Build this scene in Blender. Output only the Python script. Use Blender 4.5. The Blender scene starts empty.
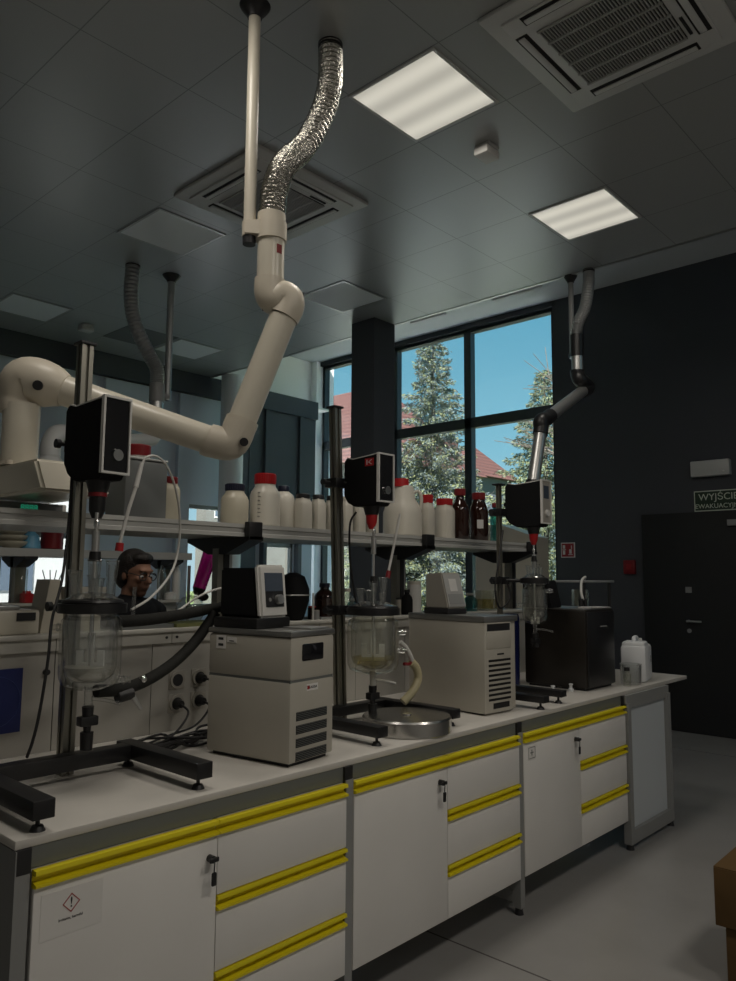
import bpy, bmesh, math, random
import numpy as np
from mathutils import Vector, Matrix
random.seed(7)
sc = bpy.context.scene
COL = sc.collection
PI = math.pi
def R_(d): return math.radians(d)

# ---------------------------------------------------------------- camera
FPX = 760.283
YAW, PITCH, ROLL = 0.7438, 0.1115, 0.0069
CAM = np.array([-0.8783, -2.0103, 1.5737])
_f = np.array([math.cos(PITCH)*math.cos(YAW), math.cos(PITCH)*math.sin(YAW), math.sin(PITCH)])
_r = np.array([math.sin(YAW), -math.cos(YAW), 0.0]); _u = np.cross(_r, _f)
CR = math.cos(ROLL)*_r + math.sin(ROLL)*_u
CU = -math.sin(ROLL)*_r + math.cos(ROLL)*_u
CF = _f
def at(px, py, axis, val):
    """point of the world plane axis=val that the photograph shows at pixel (px, py)"""
    d = CR*(px-368)/FPX - CU*(py-490.5)/FPX + CF
    i = 'xyz'.index(axis)
    return Vector(CAM + (val-CAM[i])/d[i]*d)
cd = bpy.data.cameras.new('camera'); cam = bpy.data.objects.new('camera', cd); COL.objects.link(cam)
cd.sensor_fit = 'HORIZONTAL'; cd.sensor_width = 36; cd.lens = FPX*36/736; cd.clip_start = .05; cd.clip_end = 300
M3 = Matrix(((CR[0], CU[0], -CF[0]), (CR[1], CU[1], -CF[1]), (CR[2], CU[2], -CF[2])))
cam.matrix_world = Matrix.Translation(Vector(CAM)) @ M3.to_4x4()
sc.camera = cam
sc.view_settings.view_transform = 'Standard'; sc.view_settings.look = 'None'
sc.view_settings.exposure = 0; sc.view_settings.gamma = 1
try: sc.view_settings.use_curve_mapping = False
except Exception: pass
sc.cycles.use_denoising = True
sc.cycles.max_bounces = 10; sc.cycles.transparent_max_bounces = 24; sc.cycles.sample_clamp_indirect = 4
sc.cycles.caustics_reflective = False; sc.cycles.caustics_refractive = False

# ---------------------------------------------------------------- materials
def lin(r, g, b):
    f = lambda c: (c/255/12.92) if c/255 <= .04045 else ((c/255+.055)/1.055)**2.4
    return (f(r), f(g), f(b), 1)
def mat(name, col, rough=.5, metal=0, spec=.5, var=0, vscale=8, bump=0, bscale=60, emit=None, estr=0, alpha=1):
    m = bpy.data.materials.new(name); m.use_nodes = True
    nt = m.node_tree; b = nt.nodes['Principled BSDF']
    col = tuple(col) if len(col) == 4 else tuple(col)+(1,)
    b.inputs['Base Color'].default_value = col
    b.inputs['Roughness'].default_value = rough; b.inputs['Metallic'].default_value = metal
    b.inputs['Specular IOR Level'].default_value = spec
    if var or bump:
        tc = nt.nodes.new('ShaderNodeTexCoord'); n = nt.nodes.new('ShaderNodeTexNoise')
        n.inputs['Scale'].default_value = vscale; n.inputs['Detail'].default_value = 5
        nt.links.new(tc.outputs['Object'], n.inputs['Vector'])
        if var:
            r = nt.nodes.new('ShaderNodeValToRGB')
            r.color_ramp.elements[0].position = .3; r.color_ramp.elements[1].position = .7
            r.color_ramp.elements[0].color = tuple(c*(1-var) for c in col[:3])+(1,)
            r.color_ramp.elements[1].color = tuple(min(1, c*(1+var)) for c in col[:3])+(1,)
            nt.links.new(n.outputs['Fac'], r.inputs['Fac']); nt.links.new(r.outputs['Color'], b.inputs['Base Color'])
        if bump:
            n2 = nt.nodes.new('ShaderNodeTexNoise'); n2.inputs['Scale'].default_value = bscale
            nt.links.new(tc.outputs['Object'], n2.inputs['Vector'])
            bp = nt.nodes.new('ShaderNodeBump'); bp.inputs['Strength'].default_value = bump; bp.inputs['Distance'].default_value = .01
            nt.links.new(n2.outputs['Fac'], bp.inputs['Height']); nt.links.new(bp.outputs['Normal'], b.inputs['Normal'])
    if emit:
        b.inputs['Emission Color'].default_value = tuple(emit)[:3]+(1,); b.inputs['Emission Strength'].default_value = estr
    return m
def glass(name, tint=(.9, .93, .92), refl=.12, haze=0, hazecol=(.8, .8, .78)):
    m = bpy.data.materials.new(name); m.use_nodes = True; nt = m.node_tree; nt.nodes.clear()
    out = nt.nodes.new('ShaderNodeOutputMaterial'); tr = nt.nodes.new('ShaderNodeBsdfTransparent')
    tr.inputs['Color'].default_value = tuple(tint)+(1,)
    gl = nt.nodes.new('ShaderNodeBsdfGlossy'); gl.inputs['Roughness'].default_value = .05
    lw = nt.nodes.new('ShaderNodeLayerWeight'); lw.inputs['Blend'].default_value = .25
    mp = nt.nodes.new('ShaderNodeMapRange'); mp.inputs['To Min'].default_value = refl*.35; mp.inputs['To Max'].default_value = min(1, refl*5)
    nt.links.new(lw.outputs['Facing'], mp.inputs['Value'])
    mx = nt.nodes.new('ShaderNodeMixShader')
    base = tr
    if haze:
        df = nt.nodes.new('ShaderNodeBsdfDiffuse'); df.inputs['Color'].default_value = tuple(hazecol)+(1,)
        m2 = nt.nodes.new('ShaderNodeMixShader'); m2.inputs[0].default_value = haze
        nt.links.new(tr.outputs[0], m2.inputs[1]); nt.links.new(df.outputs[0], m2.inputs[2]); base = m2
    nt.links.new(mp.outputs[0], mx.inputs[0]); nt.links.new(base.outputs[0], mx.inputs[1]); nt.links.new(gl.outputs[0], mx.inputs[2])
    nt.links.new(mx.outputs[0], out.inputs[0])
    return m
def grid_mat(name, col, linecol, ox, oy, t, w, rough=.35, metal=0, spec=.5, var=0):
    """square tiles with thin joints, laid out in the object's own coordinates"""
    m = mat(name, col, rough, metal, spec); nt = m.node_tree; b = nt.nodes['Principled BSDF']
    tc = nt.nodes.new('ShaderNodeTexCoord'); sp = nt.nodes.new('ShaderNodeSeparateXYZ'); nt.links.new(tc.outputs['Object'], sp.inputs[0])
    def n(op, a, v=None, b2=None):
        k = nt.nodes.new('ShaderNodeMath'); k.operation = op
        if hasattr(a, 'links'): nt.links.new(a, k.inputs[0])
        else: k.inputs[0].default_value = a
        if b2 is not None: nt.links.new(b2, k.inputs[1])
        elif v is not None: k.inputs[1].default_value = v
        return k.outputs[0]
    res = []
    for ax, o in (('X', ox), ('Y', oy)):
        s = n('DIVIDE', n('SUBTRACT', sp.outputs[ax], o), t)
        fr = n('ABSOLUTE', n('SUBTRACT', n('FRACT', s), .5))
        res.append(n('GREATER_THAN', fr, .5-w/t/2))
    line = n('MAXIMUM', res[0], None, res[1])
    mix = nt.nodes.new('ShaderNodeMix'); mix.data_type = 'RGBA'
    nt.links.new(line, mix.inputs['Factor']); mix.inputs[6].default_value = tuple(col)[:3]+(1,); mix.inputs[7].default_value = tuple(linecol)[:3]+(1,)
    if var:
        nz = nt.nodes.new('ShaderNodeTexNoise'); nz.inputs['Scale'].default_value = 2.5; nz.inputs['Detail'].default_value = 6
        nt.links.new(tc.outputs['Object'], nz.inputs['Vector'])
        r = nt.nodes.new('ShaderNodeValToRGB'); r.color_ramp.elements[0].position = .3; r.color_ramp.elements[1].position = .7
        r.color_ramp.elements[0].color = tuple(c*(1-var) for c in col[:3])+(1,); r.color_ramp.elements[1].color = tuple(c*(1+var) for c in col[:3])+(1,)
        nt.links.new(nz.outputs['Fac'], r.inputs['Fac']); nt.links.new(r.outputs['Color'], mix.inputs[6])
    nt.links.new(mix.outputs[2], b.inputs['Base Color'])
    return m

M = {}
M['cab'] = mat('cabinet_laminate', (.78, .765, .74), .45, var=.03, vscale=3)
M['cabside'] = mat('cabinet_side_laminate', (.55, .59, .62), .5)
M['yellow'] = mat('yellow_handle_profile', (.78, .66, .012), .4)
M['top'] = mat('worktop', (.60, .575, .53), .42, var=.06, vscale=5)
M['apron'] = mat('apron_grey', (.15, .16, .155), .5)
M['dkplas'] = mat('dark_plastic', (.018, .018, .02), .45)
M['black'] = mat('black_coat', (.012, .012, .013), .38)
M['matte'] = mat('matte_black', (.008, .008, .009), .75, spec=.2)
M['alu'] = mat('aluminium', (.55, .55, .54), .35, .85)
M['alud'] = mat('anodised_profile', (.30, .29, .25), .35, .8)
M['steel'] = mat('stainless', (.60, .59, .57), .25, 1, var=.05, vscale=40)
M['chrome'] = mat('chrome', (.75, .75, .75), .12, 1)
M['frame'] = mat('frame_grey', (.27, .275, .27), .5)
M['panel'] = mat('spine_panel', (.42, .405, .37), .55, var=.04, vscale=3)
M['ledge'] = mat('spine_ledge', (.50, .485, .44), .5)
M['shelf'] = mat('shelf_profile', (.46, .46, .44), .4)
M['beige'] = mat('beige_enamel', (.60, .56, .47), .3, var=.02)
M['beigejoint'] = mat('beige_joint', (.57, .52, .43), .4)
M['foil'] = mat('foil_duct', (.46, .45, .41), .24, 1, bump=1.0, bscale=75)
M['greyduct'] = mat('grey_duct', (.36, .37, .37), .4, .6, bump=.35, bscale=70)
M['chill'] = mat('chiller_enamel', (.47, .445, .385), .42, var=.02)
M['chilltop'] = mat('chiller_top_steel', (.33, .33, .32), .35, .8)
M['chillgrey'] = mat('warm_grey_enamel', (.36, .34, .30), .45)
M['bhsg'] = mat('black_machine', (.013, .010, .007), .4)
M['screen'] = mat('grey_screen', (.07, .09, .12), .15)
M['screenblk'] = mat('black_screen', (.012, .012, .014), .12)
M['white'] = mat('white_plastic', (.72, .71, .68), .4)
M['milky'] = mat('milky_bottle', (.52, .48, .38), .35)
M['milkw'] = mat('white_bottle', (.58, .55, .48), .35)
M['red'] = mat('red_plastic', (.42, .012, .016), .35)
M['redd'] = mat('dark_red_plastic', (.20, .008, .012), .4)
M['navy'] = mat('navy_plastic', (.012, .014, .035), .4)
M['amber'] = mat('amber_glass', (.022, .006, .003), .06, spec=.8)
M['label'] = mat('paper_label', (.60, .59, .57), .6)
M['glass'] = glass('lab_glass', (.965, .975, .97), .26, .02)
M['jacket'] = glass('jacket_glass', (.965, .975, .97), .16, .045, (.80, .82, .81))
M['jackclear'] = glass('jacket_glass_clear', (.965, .97, .92), .16, .018)
M['pane'] = glass('window_glass', (.93, .95, .96), .06)
M['liquid'] = glass('milky_liquid', (.75, .73, .66), .05, .7, (.72, .69, .60))
M['yliquid'] = glass('yellow_liquid', (.80, .73, .40), .06, .22, (.62, .55, .24))
M['bluegl'] = glass('blue_tint_glass', (.35, .55, .75), .15, .15, (.05, .12, .3))
M['teal'] = glass('teal_glass', (.25, .62, .6), .15, .1, (.1, .4, .38))
M['hose'] = mat('black_foam_hose', (.022, .022, .02), .8, spec=.2, bump=.3, bscale=40)
M['tubew'] = mat('white_tube', (.62, .61, .58), .4)
M['tubey'] = mat('yellowed_silicone', (.58, .52, .32), .4)
M['cable'] = mat('black_cable', (.010, .010, .011), .5)
M['wall'] = mat('dark_wall_paint', (.064, .067, .078), .7, spec=.3, var=.04, vscale=1.2)
M['walll'] = mat('bluegrey_wall_paint', (.64, .70, .78), .7, spec=.3, var=.05, vscale=1)
M['walldk'] = mat('dark_cladding', (.075, .083, .095), .6)
M['soffit'] = mat('white_plaster', (.92, .92, .92), .7)
M['rearwall'] = mat('pale_wall_paint', (.55, .54, .52), .7)
M['door'] = mat('door_black', (.012, .013, .014), .5)
M['winframe'] = mat('window_frame_dark', (.016, .020, .026), .4)
M['grill'] = mat('grille_grey', (.38, .38, .37), .5)
M['acw'] = mat('cassette_plastic', (.62, .63, .62), .45)
M['slot'] = mat('dark_slot', (.008, .008, .008), .6)
M['card'] = mat('cardboard', (.105, .062, .024), .8, spec=.2, var=.08, vscale=12)
M['bluepost'] = mat('blue_poster', (.012, .022, .13), .5)
M['ring'] = mat('poster_line', (.035, .06, .22), .5)
M['leafd'] = mat('spruce_needles', (.085, .112, .075), .7, var=.3, vscale=2.2)
M['leafy'] = mat('bright_needles', (.15, .165, .07), .7, var=.3, vscale=2.2)
M['leafb'] = mat('bluish_needles', (.088, .118, .118), .7, var=.3, vscale=2)
M['bark'] = mat('bark', (.10, .085, .07), .9, var=.3)
M['plaster'] = mat('house_plaster', (.11, .107, .10), .8, var=.08, vscale=1)
M['grassm'] = mat('lawn', (.14, .19, .07), .9, var=.3, vscale=1.5)
M['greybox'] = mat('grey_box_plastic', (.17, .18, .18), .5)
M['greywall'] = mat('grey_house_wall', (.075, .09, .115), .8)
M['purple'] = glass('purple_liquid_glass', (.62, .08, .42), .12, .45, (.50, .03, .30))
M['skin'] = mat('skin', (.33, .17, .11), .55)
M['hair'] = mat('dark_hair', (.012, .008, .006), .5, bump=.6, bscale=160)
M['sweater'] = mat('black_sweater', (.012, .012, .014), .85, spec=.2)
M['trouser'] = mat('navy_trousers', (.02, .025, .045), .8)
M['shoe'] = mat('black_shoe', (.01, .01, .01), .5)
M['paddle'] = mat('white_teflon', (.75, .75, .73), .5)
M['green'] = mat('green_display', (.02, .10, .06), .3, emit=(.03, .55, .30), estr=.3)
M['stick'] = mat('sticker_white', (.775, .76, .735), .6)
M['ink'] = mat('black_ink', (.03, .03, .03), .7)
M['inkred'] = mat('red_ink', (.35, .05, .05), .7)
M['signgreen'] = mat('sign_green', (.012, .035, .018), .5)
M['signtext'] = mat('sign_pale_text', (.60, .66, .56), .5)
M['signred'] = mat('sign_red', (.28, .010, .014), .5)
M['signw'] = mat('sign_white', (.65, .63, .62), .5)
M['emlamp'] = mat('emergency_diffuser', (.50, .50, .49), .35)
M['lampoff'] = mat('unlit_diffuser', (.88, .90, .91), .5)
M['ceil'] = grid_mat('ceiling_tiles', (.46, .475, .475), (.25, .26, .26), .638, .6486, .6, .006, rough=.34, metal=.25)
M['floor'] = grid_mat('epoxy_floor', (.285, .28, .272), (.10, .095, .09), 1.95, 1.4, 4.5, .010, rough=.24, var=.05)
M['jug'] = mat('translucent_jug', (.70, .72, .74), .4)
def tile_roof():
    m = mat('red_roof_tiles', (.36, .10, .07), .8); nt = m.node_tree; b = nt.nodes['Principled BSDF']
    tc = nt.nodes.new('ShaderNodeTexCoord'); w = nt.nodes.new('ShaderNodeTexWave'); w.bands_direction = 'Z'
    w.inputs['Scale'].default_value = 1.1; w.inputs['Distortion'].default_value = .4
    r = nt.nodes.new('ShaderNodeValToRGB'); r.color_ramp.elements[0].color = (.055, .020, .018, 1); r.color_ramp.elements[1].color = (.11, .048, .04, 1)
    nt.links.new(tc.outputs['Object'], w.inputs['Vector']); nt.links.new(w.outputs['Fac'], r.inputs['Fac']); nt.links.new(r.outputs['Color'], b.inputs['Base Color'])
    return m
M['roof'] = tile_roof()
def lamp_mat():
    m = bpy.data.materials.new('lit_diffuser'); m.use_nodes = True; nt = m.node_tree; b = nt.nodes['Principled BSDF']
    b.inputs['Base Color'].default_value = (.3, .3, .28, 1); b.inputs['Roughness'].default_value = .4
    tc = nt.nodes.new('ShaderNodeTexCoord'); sp = nt.nodes.new('ShaderNodeSeparateXYZ'); nt.links.new(tc.outputs['Object'], sp.inputs[0])
    mu = nt.nodes.new('ShaderNodeMath'); mu.operation = 'MULTIPLY_ADD'; mu.inputs[1].default_value = 2*PI/.19; mu.inputs[2].default_value = .0
    nt.links.new(sp.outputs['X'], mu.inputs[0])
    co = nt.nodes.new('ShaderNodeMath'); co.operation = 'COSINE'; nt.links.new(mu.outputs[0], co.inputs[0])
    mr = nt.nodes.new('ShaderNodeMapRange'); mr.inputs['From Min'].default_value = -1; mr.inputs['From Max'].default_value = 1
    mr.inputs['To Min'].default_value = .40; mr.inputs['To Max'].default_value = .60
    nt.links.new(co.outputs[0], mr.inputs['Value']); nt.links.new(mr.outputs[0], b.inputs['Emission Strength'])
    b.inputs['Emission Color'].default_value = (1, .95, .81, 1)
    return m
M['lampon'] = lamp_mat()

# ---------------------------------------------------------------- mesh helpers
def catmull(pts, n=8):
    pts = [Vector(p) for p in pts]
    if len(pts) < 3: return pts
    P = [pts[0]*2-pts[1]] + pts + [pts[-1]*2-pts[-2]]
    out = []
    for i in range(1, len(P)-2):
        for k in range(n):
            t = k/n; a, b, c, d = P[i-1], P[i], P[i+1], P[i+2]
            out.append(.5*((2*b)+(c-a)*t+(2*a-5*b+4*c-d)*t*t+(3*b-a-3*c+d)*t**3))
    out.append(pts[-1]); return out
class MB:
    def __init__(s): s.bm = bmesh.new()
    def face(s, vs):
        try: return s.bm.faces.new(vs)
        except ValueError: return None
    def box(s, x0, x1, y0, y1, z0, z1, bev=0, rot=0, about=None):
        v = [Vector((x, y, z)) for x in (x0, x1) for y in (y0, y1) for z in (z0, z1)]
        if rot:
            c = Vector(about) if about else Vector(((x0+x1)/2, (y0+y1)/2, 0)); m = Matrix.Rotation(rot, 3, 'Z')
            v = [m @ (p-c) + c for p in v]
        v = [s.bm.verts.new(p) for p in v]
        fs = [s.face([v[i] for i in q]) for q in ((0, 1, 3, 2), (4, 6, 7, 5), (0, 4, 5, 1), (2, 3, 7, 6), (0, 2, 6, 4), (1, 5, 7, 3))]
        if bev:
            es = list({e for f in fs for e in f.edges})
            bmesh.ops.bevel(s.bm, geom=es, offset=bev, segments=2, profile=.5, affect='EDGES')
        return s
    def hull8(s, pts):
        v = [s.bm.verts.new(Vector(p)) for p in pts]
        for q in ((0, 1, 2, 3), (7, 6, 5, 4), (0, 4, 5, 1), (1, 5, 6, 2), (2, 6, 7, 3), (3, 7, 4, 0)): s.face([v[i] for i in q])
        return s
    def prism(s, poly, a, b, axis='y'):
        """closed 2-D outline pulled from a to b along an axis"""
        def P(u, w, t): return {'y': (u, t, w), 'x': (t, u, w), 'z': (u, w, t)}[axis]
        A = [s.bm.verts.new(P(u, w, a)) for u, w in poly]; B = [s.bm.verts.new(P(u, w, b)) for u, w in poly]
        n = len(poly)
        for i in range(n): s.face([A[i], A[(i+1) % n], B[(i+1) % n], B[i]])
        s.face(A[::-1]); s.face(B); return s
    def cyl(s, p, q, r, r2=None, seg=20, cap=True):
        p, q = Vector(p), Vector(q); r2 = r if r2 is None else r2
        z = (q-p).normalized(); x = z.orthogonal().normalized(); y = z.cross(x)
        A = []; B = []
        for i in range(seg):
            a = 2*PI*i/seg; d = x*math.cos(a)+y*math.sin(a)
            A.append(s.bm.verts.new(p+d*r)); B.append(s.bm.verts.new(q+d*r2))
        for i in range(seg): s.face([A[i], A[(i+1) % seg], B[(i+1) % seg], B[i]])
        if cap: s.face(A[::-1]); s.face(B)
        return s
    def tube(s, pts, r, seg=12, n=8, ripple=None, smooth=True, cap=True):
        P = catmull(pts, n) if smooth else [Vector(p) for p in pts]
        rings = []; x = None
        for i, p in enumerate(P):
            t = (P[min(i+1, len(P)-1)]-P[max(i-1, 0)]).normalized()
            x = (t.orthogonal() if x is None else x-t*x.dot(t)).normalized(); y = t.cross(x)
            rr = r(i/(len(P)-1)) if callable(r) else r
            if ripple: rr *= 1+(ripple if i % 2 else -ripple)
            rings.append([s.bm.verts.new(p+(x*math.cos(2*PI*k/seg)+y*math.sin(2*PI*k/seg))*rr) for k in range(seg)])
        for a, b in zip(rings, rings[1:]):
            for k in range(seg): s.face([a[k], a[(k+1) % seg], b[(k+1) % seg], b[k]])
        if cap: s.face(rings[0][::-1]); s.face(rings[-1])
        return s
    def lathe(s, prof, c=(0, 0, 0), seg=28, sq=0, sx=1, sy=1):
        """profile of (radius, z); sq rounds the section towards a square"""
        c = Vector(c); rings = []
        for r, z in prof:
            if r < 1e-5: rings.append([s.bm.verts.new(c+Vector((0, 0, z)))])
            else:
                ring = []
                for k in range(seg):
                    a = 2*PI*k/seg; ca, sa = math.cos(a), math.sin(a)
                    f = 1
                    if sq: f = 1+(1/max(abs(ca), abs(sa))-1)*sq
                    ring.append(s.bm.verts.new(c+Vector((ca*r*f*sx, sa*r*f*sy, z))))
                rings.append(ring)
        for a, b in zip(rings, rings[1:]):
            for k in range(seg):
                k2 = (k+1) % seg
                if len(a) == 1 and len(b) > 1: s.face([a[0], b[k2], b[k]])
                elif len(b) == 1 and len(a) > 1: s.face([a[k], a[k2], b[0]])
                elif len(a) > 1: s.face([a[k], a[k2], b[k2], b[k]])
        return s
    def ell(s, c, rx, ry, rz, u=16, v=10, m=None):
        mm = Matrix.Translation(Vector(c)) @ (m.to_4x4() if m else Matrix.Identity(4)) @ Matrix.Diagonal((rx, ry, rz, 1))
        bmesh.ops.create_uvsphere(s.bm, u_segments=u, v_segments=v, radius=1, matrix=mm); return s
    def torus(s, c, R, r, seg=32, sub=8, axis='z'):
        c = Vector(c); rings = []
        for i in range(seg):
            a = 2*PI*i/seg; ring = []
            for k in range(sub):
                b = 2*PI*k/sub; q = ((R+r*math.cos(b))*math.cos(a), (R+r*math.cos(b))*math.sin(a), r*math.sin(b))
                if axis == 'y': q = (q[0], q[2], q[1])
                if axis == 'x': q = (q[2], q[0], q[1])
                ring.append(s.bm.verts.new(c+Vector(q)))
            rings.append(ring)
        for i in range(seg):
            A, B = rings[i], rings[(i+1) % seg]
            for k in range(sub): s.face([A[k], A[(k+1) % sub], B[(k+1) % sub], B[k]])
        return s
    def build(s, name, m, parent=None, world=True, smooth=True, ang=35, loc=None):
        """link as one mesh; world=True: the shapes were given in world coordinates"""
        off = Vector((0, 0, 0)); rz = 0
        p = parent
        while p is not None:
            if p.rotation_euler.z: rz += p.rotation_euler.z
            off += p.location; p = p.parent
        o = bpy.data.objects.new(name, bpy.data.meshes.new(name))
        if parent is None and world:
            vs = [v.co for v in s.bm.verts]
            if loc is None:
                x0 = min(v.x for v in vs); x1 = max(v.x for v in vs); y0 = min(v.y for v in vs); y1 = max(v.y for v in vs)
                loc = Vector(((x0+x1)/2, (y0+y1)/2, min(v.z for v in vs)))
            off = Vector(loc); o.location = off
        elif parent is None and loc is not None: o.location = Vector(loc); off = Vector((0, 0, 0))
        if world:
            mt = Matrix.Rotation(-rz, 4, 'Z') @ Matrix.Translation(-off)
            s.bm.transform(mt)
        bmesh.ops.recalc_face_normals(s.bm, faces=s.bm.faces)
        me = o.data; s.bm.to_mesh(me); s.bm.free()
        me.materials.append(m)
        if smooth:
            for p in me.polygons: p.use_smooth = True
            try: me.set_sharp_from_angle(angle=R_(ang))
            except Exception: pass
        COL.objects.link(o)
        if parent: o.parent = parent
        return o
def tag(o, label, cat, group=None, kind=None):
    o['label'] = label; o['category'] = cat
    if group: o['group'] = group
    if kind: o['kind'] = kind
    return o
def thing(name, loc, label, cat, rz=0, group=None):
    o = bpy.data.objects.new(name, None); o.empty_display_size = .05; COL.objects.link(o)
    o.location = Vector(loc); o.rotation_euler = (0, 0, rz); return tag(o, label, cat, group)
def struct(o): o['kind'] = 'structure'; return o
def sbox(name, m, *a, parent=None, **k):
    o = MB().box(*a, **k).build(name, m, parent)
    if parent is None: struct(o)
    return o
def text_mesh(name, body, size, m, mtx, parent=None, depth=.0006, world=True):
    c = bpy.data.curves.new('t', 'FONT'); c.body = body; c.size = size; c.align_x = 'CENTER'; c.align_y = 'CENTER'; c.extrude = depth
    t = bpy.data.objects.new('t', c); COL.objects.link(t)
    dg = bpy.context.evaluated_depsgraph_get(); me = bpy.data.meshes.new_from_object(t.evaluated_get(dg))
    COL.objects.unlink(t); bpy.data.objects.remove(t)
    b = MB(); b.bm.from_mesh(me); b.bm.transform(mtx)
    return b.build(name, m, parent, smooth=False, world=world)
def copy_tree(o, parent=None):
    c = o.copy(); COL.objects.link(c)
    if parent: c.parent = parent
    for ch in list(o.children): copy_tree(ch, c)
    return c
# ================================================================ SETTING
ZC, ZS, XE, XW = 4.124, 4.95, 4.838, 7.3
sbox('floor', M['floor'], -4, 7.3, -4.5, 6.8, -.1, 0)
# tiles hang below the slab and stop at XE; a plaster pocket runs on to the window
sbox('ceiling', M['ceil'], -4, XE, -4.5, 6.25, ZC, ZC+.05)
o = bpy.data.objects['ceiling']; me = o.data
me.transform(Matrix.Translation(o.location)); o.location = (0, 0, 0)      # joints run in room coordinates
o = bpy.data.objects['floor']; o.data.transform(Matrix.Translation(o.location)); o.location = (0, 0, 0)
sbox('trim_1', mat('soffit_paint', (.70, .71, .72), .8), XE, 7.3, -4.5, 6.8, ZS, ZS+.1)
sbox('trim_2', M['soffit'], XE-.02, XE, -4.5, 6.7, ZC+.05, ZS)
sbox('trim_3', M['alu'], XE-.004, XE+.03, -4.5, 6.25, ZC-.006, ZC+.05)
# window wall: dark right half with the door, low sill under the glazing
sbox('wall_front', M['wall'], 7.3, 7.6, -4.5, 2.46, 0, ZS+.1)
sbox('wall_front_sill', M['wall'], 7.3, 7.6, 2.46, 6.56, 0, .85)
sbox('wall_front_pier', M['soffit'], 7.22, 7.6, 6.56, 6.8, 0, ZS+.1)
# left: cladding up to the tile level with low windows in it, white wall above and behind
segs = [(-4, 2.35), (3.25, 4.62), (5.22, 5.86), (6.42, 6.78)]
for i, (a, b) in enumerate(segs):
    sbox('wall_left', M['walll'], a, b, 6.15, 6.25, 0, ZC)
for i, (a, b) in enumerate([(2.35, 3.25), (4.62, 5.22), (5.86, 6.42)]):
    sbox('wall_left', M['walll'], a, b, 6.15, 6.25, 2.46, ZC)
    sbox('wall_left', M['walll'], a, b, 6.15, 6.25, 0, 1.15)
sbox('wall_left_upper', M['soffit'], XE, 7.3, 6.68, 6.8, ZC-.2, ZS+.1)
sbox('trim_4', M['soffit'], XE, 7.22, 6.25, 6.68, ZC-.03, ZC-.005)
for i, (a, b, d) in enumerate([(3.42, 4.2, .05), (4.42, 4.60, .07), (5.24, 5.7, .04), (5.80, 5.86, .09), (6.44, 6.50, .09), (1.2, 2.3, .05), (-.6, .5, .05)]):
    sbox('trim_5', M['walldk'] if i in (2, 3, 4) else M['walll'], a, b, 6.15-d, 6.15, 0, ZC-.28 if i not in (3, 4) else ZC)
sbox('trim_6', M['walldk'], -4, 6.78, 6.05, 6.15, ZC-.26, ZC)
sbox('trim_7', M['walldk'], 5.55, 6.78, 6.10, 6.15, 2.46, ZC-.26)
struct(MB().cyl((5.02, 5.8, 0), (5.02, 5.8, ZC), .15, seg=32).build('column', M['soffit']))
struct(MB().cyl((3.12, 5.95, 0), (3.12, 5.95, ZC), .045, seg=20).build('column', M['soffit']))
sbox('wall_right', M['rearwall'], -4, 7.3, -4.62, -4.5, 0, ZC+.05)
sbox('wall_back', M['rearwall'], -4.12, -4, -4.5, 6.25, 0, ZC+.05)
sbox('column', M['walldk'], 4.535, 4.845, 2.90, 3.21, 0, ZC)
# windows: one multi-light glazing in the end wall
w = bpy.data.objects.new('window_1', None); COL.objects.link(w); w.location = (7.45, 4.5, .85); struct(w)
fr = MB()
ys = [2.46, 3.77, 5.06, 6.56]; fw = .055
for y in ys:
    e = .05 if y in (2.46, 6.56) else fw
    fr.box(7.36, 7.46, y-(e if y != 2.46 else 0), y+(e if y != 6.56 else 0), .85, ZS)
fr.box(7.36, 7.46, 2.42, 6.56, 3.535, 3.67); fr.box(7.36, 7.46, 2.42, 6.56, 4.84, ZS); fr.box(7.36, 7.46, 2.42, 6.56, .85, .93)
fr.box(7.30, 7.36, 2.42, 6.56, 4.88, ZS)
fr.build('window_frame', M['winframe'], w)
for a, b in zip(ys, ys[1:]):
    for z0, z1 in ((.93, 3.535), (3.67, 4.84)):
        e = .05
        MB().box(7.405, 7.413, a+e, b-e, z0, z1).build('pane', M['pane'], w)
for n, (a, b) in enumerate([(2.35, 3.25), (4.62, 5.22), (5.86, 6.42)]):
    w = bpy.data.objects.new('window_%d' % (n+2), None); COL.objects.link(w); w.location = ((a+b)/2, 6.2, 1.15); struct(w)
    f = MB(); f.box(a, a+.035, 6.17, 6.23, 1.15, 2.46); f.box(b-.035, b, 6.17, 6.23, 1.15, 2.46); f.box(a, b, 6.17, 6.23, 1.15, 1.2); f.box(a, b, 6.17, 6.23, 2.41, 2.46)
    f.box(a, b, 6.17, 6.23, 1.96, 2.20)
    f.build('window_frame', M['frame'], w)
    MB().box(a+.03, b-.03, 6.198, 6.204, 1.2, 2.41).build('pane', M['pane'], w)
# door
d = bpy.data.objects.new('door_1', None); COL.objects.link(d); d.location = (7.3, .9, 0); struct(d)
MB().box(7.25, 7.30, .18, 1.405, 0, 2.255).box(7.235, 7.25, .25, .27, 0.1, 2.2).build('door_frame', M['door'], d)
MB().box(7.235, 7.25, .26, 1.33, .01, 2.19).build('door_leaf', M['door'], d)
h = MB(); h.cyl((7.235, .93, 1.13), (7.18, .93, 1.13), .012); h.cyl((7.185, .935, 1.13), (7.185, .79, 1.13), .010)
h.build('door_handle', M['alu'], d)
MB().cyl((7.235, .93, 1.03), (7.228, .93, 1.03), .022).build('lock_rosette', M['frame'], d)
MB().box(7.222, 7.235, .89, .95, 1.42, 1.48).build('keypad', M['frame'], d)
MB().box(7.19, 7.235, .30, .50, 2.10, 2.16).build('door_closer', M['frame'], d)
sbox('baseboard_front', M['walldk'], 7.285, 7.3, -4.5, .18, 0, .08)
sbox('baseboard_front', M['walldk'], 7.285, 7.3, 1.41, 2.42, 0, .08)

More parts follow.
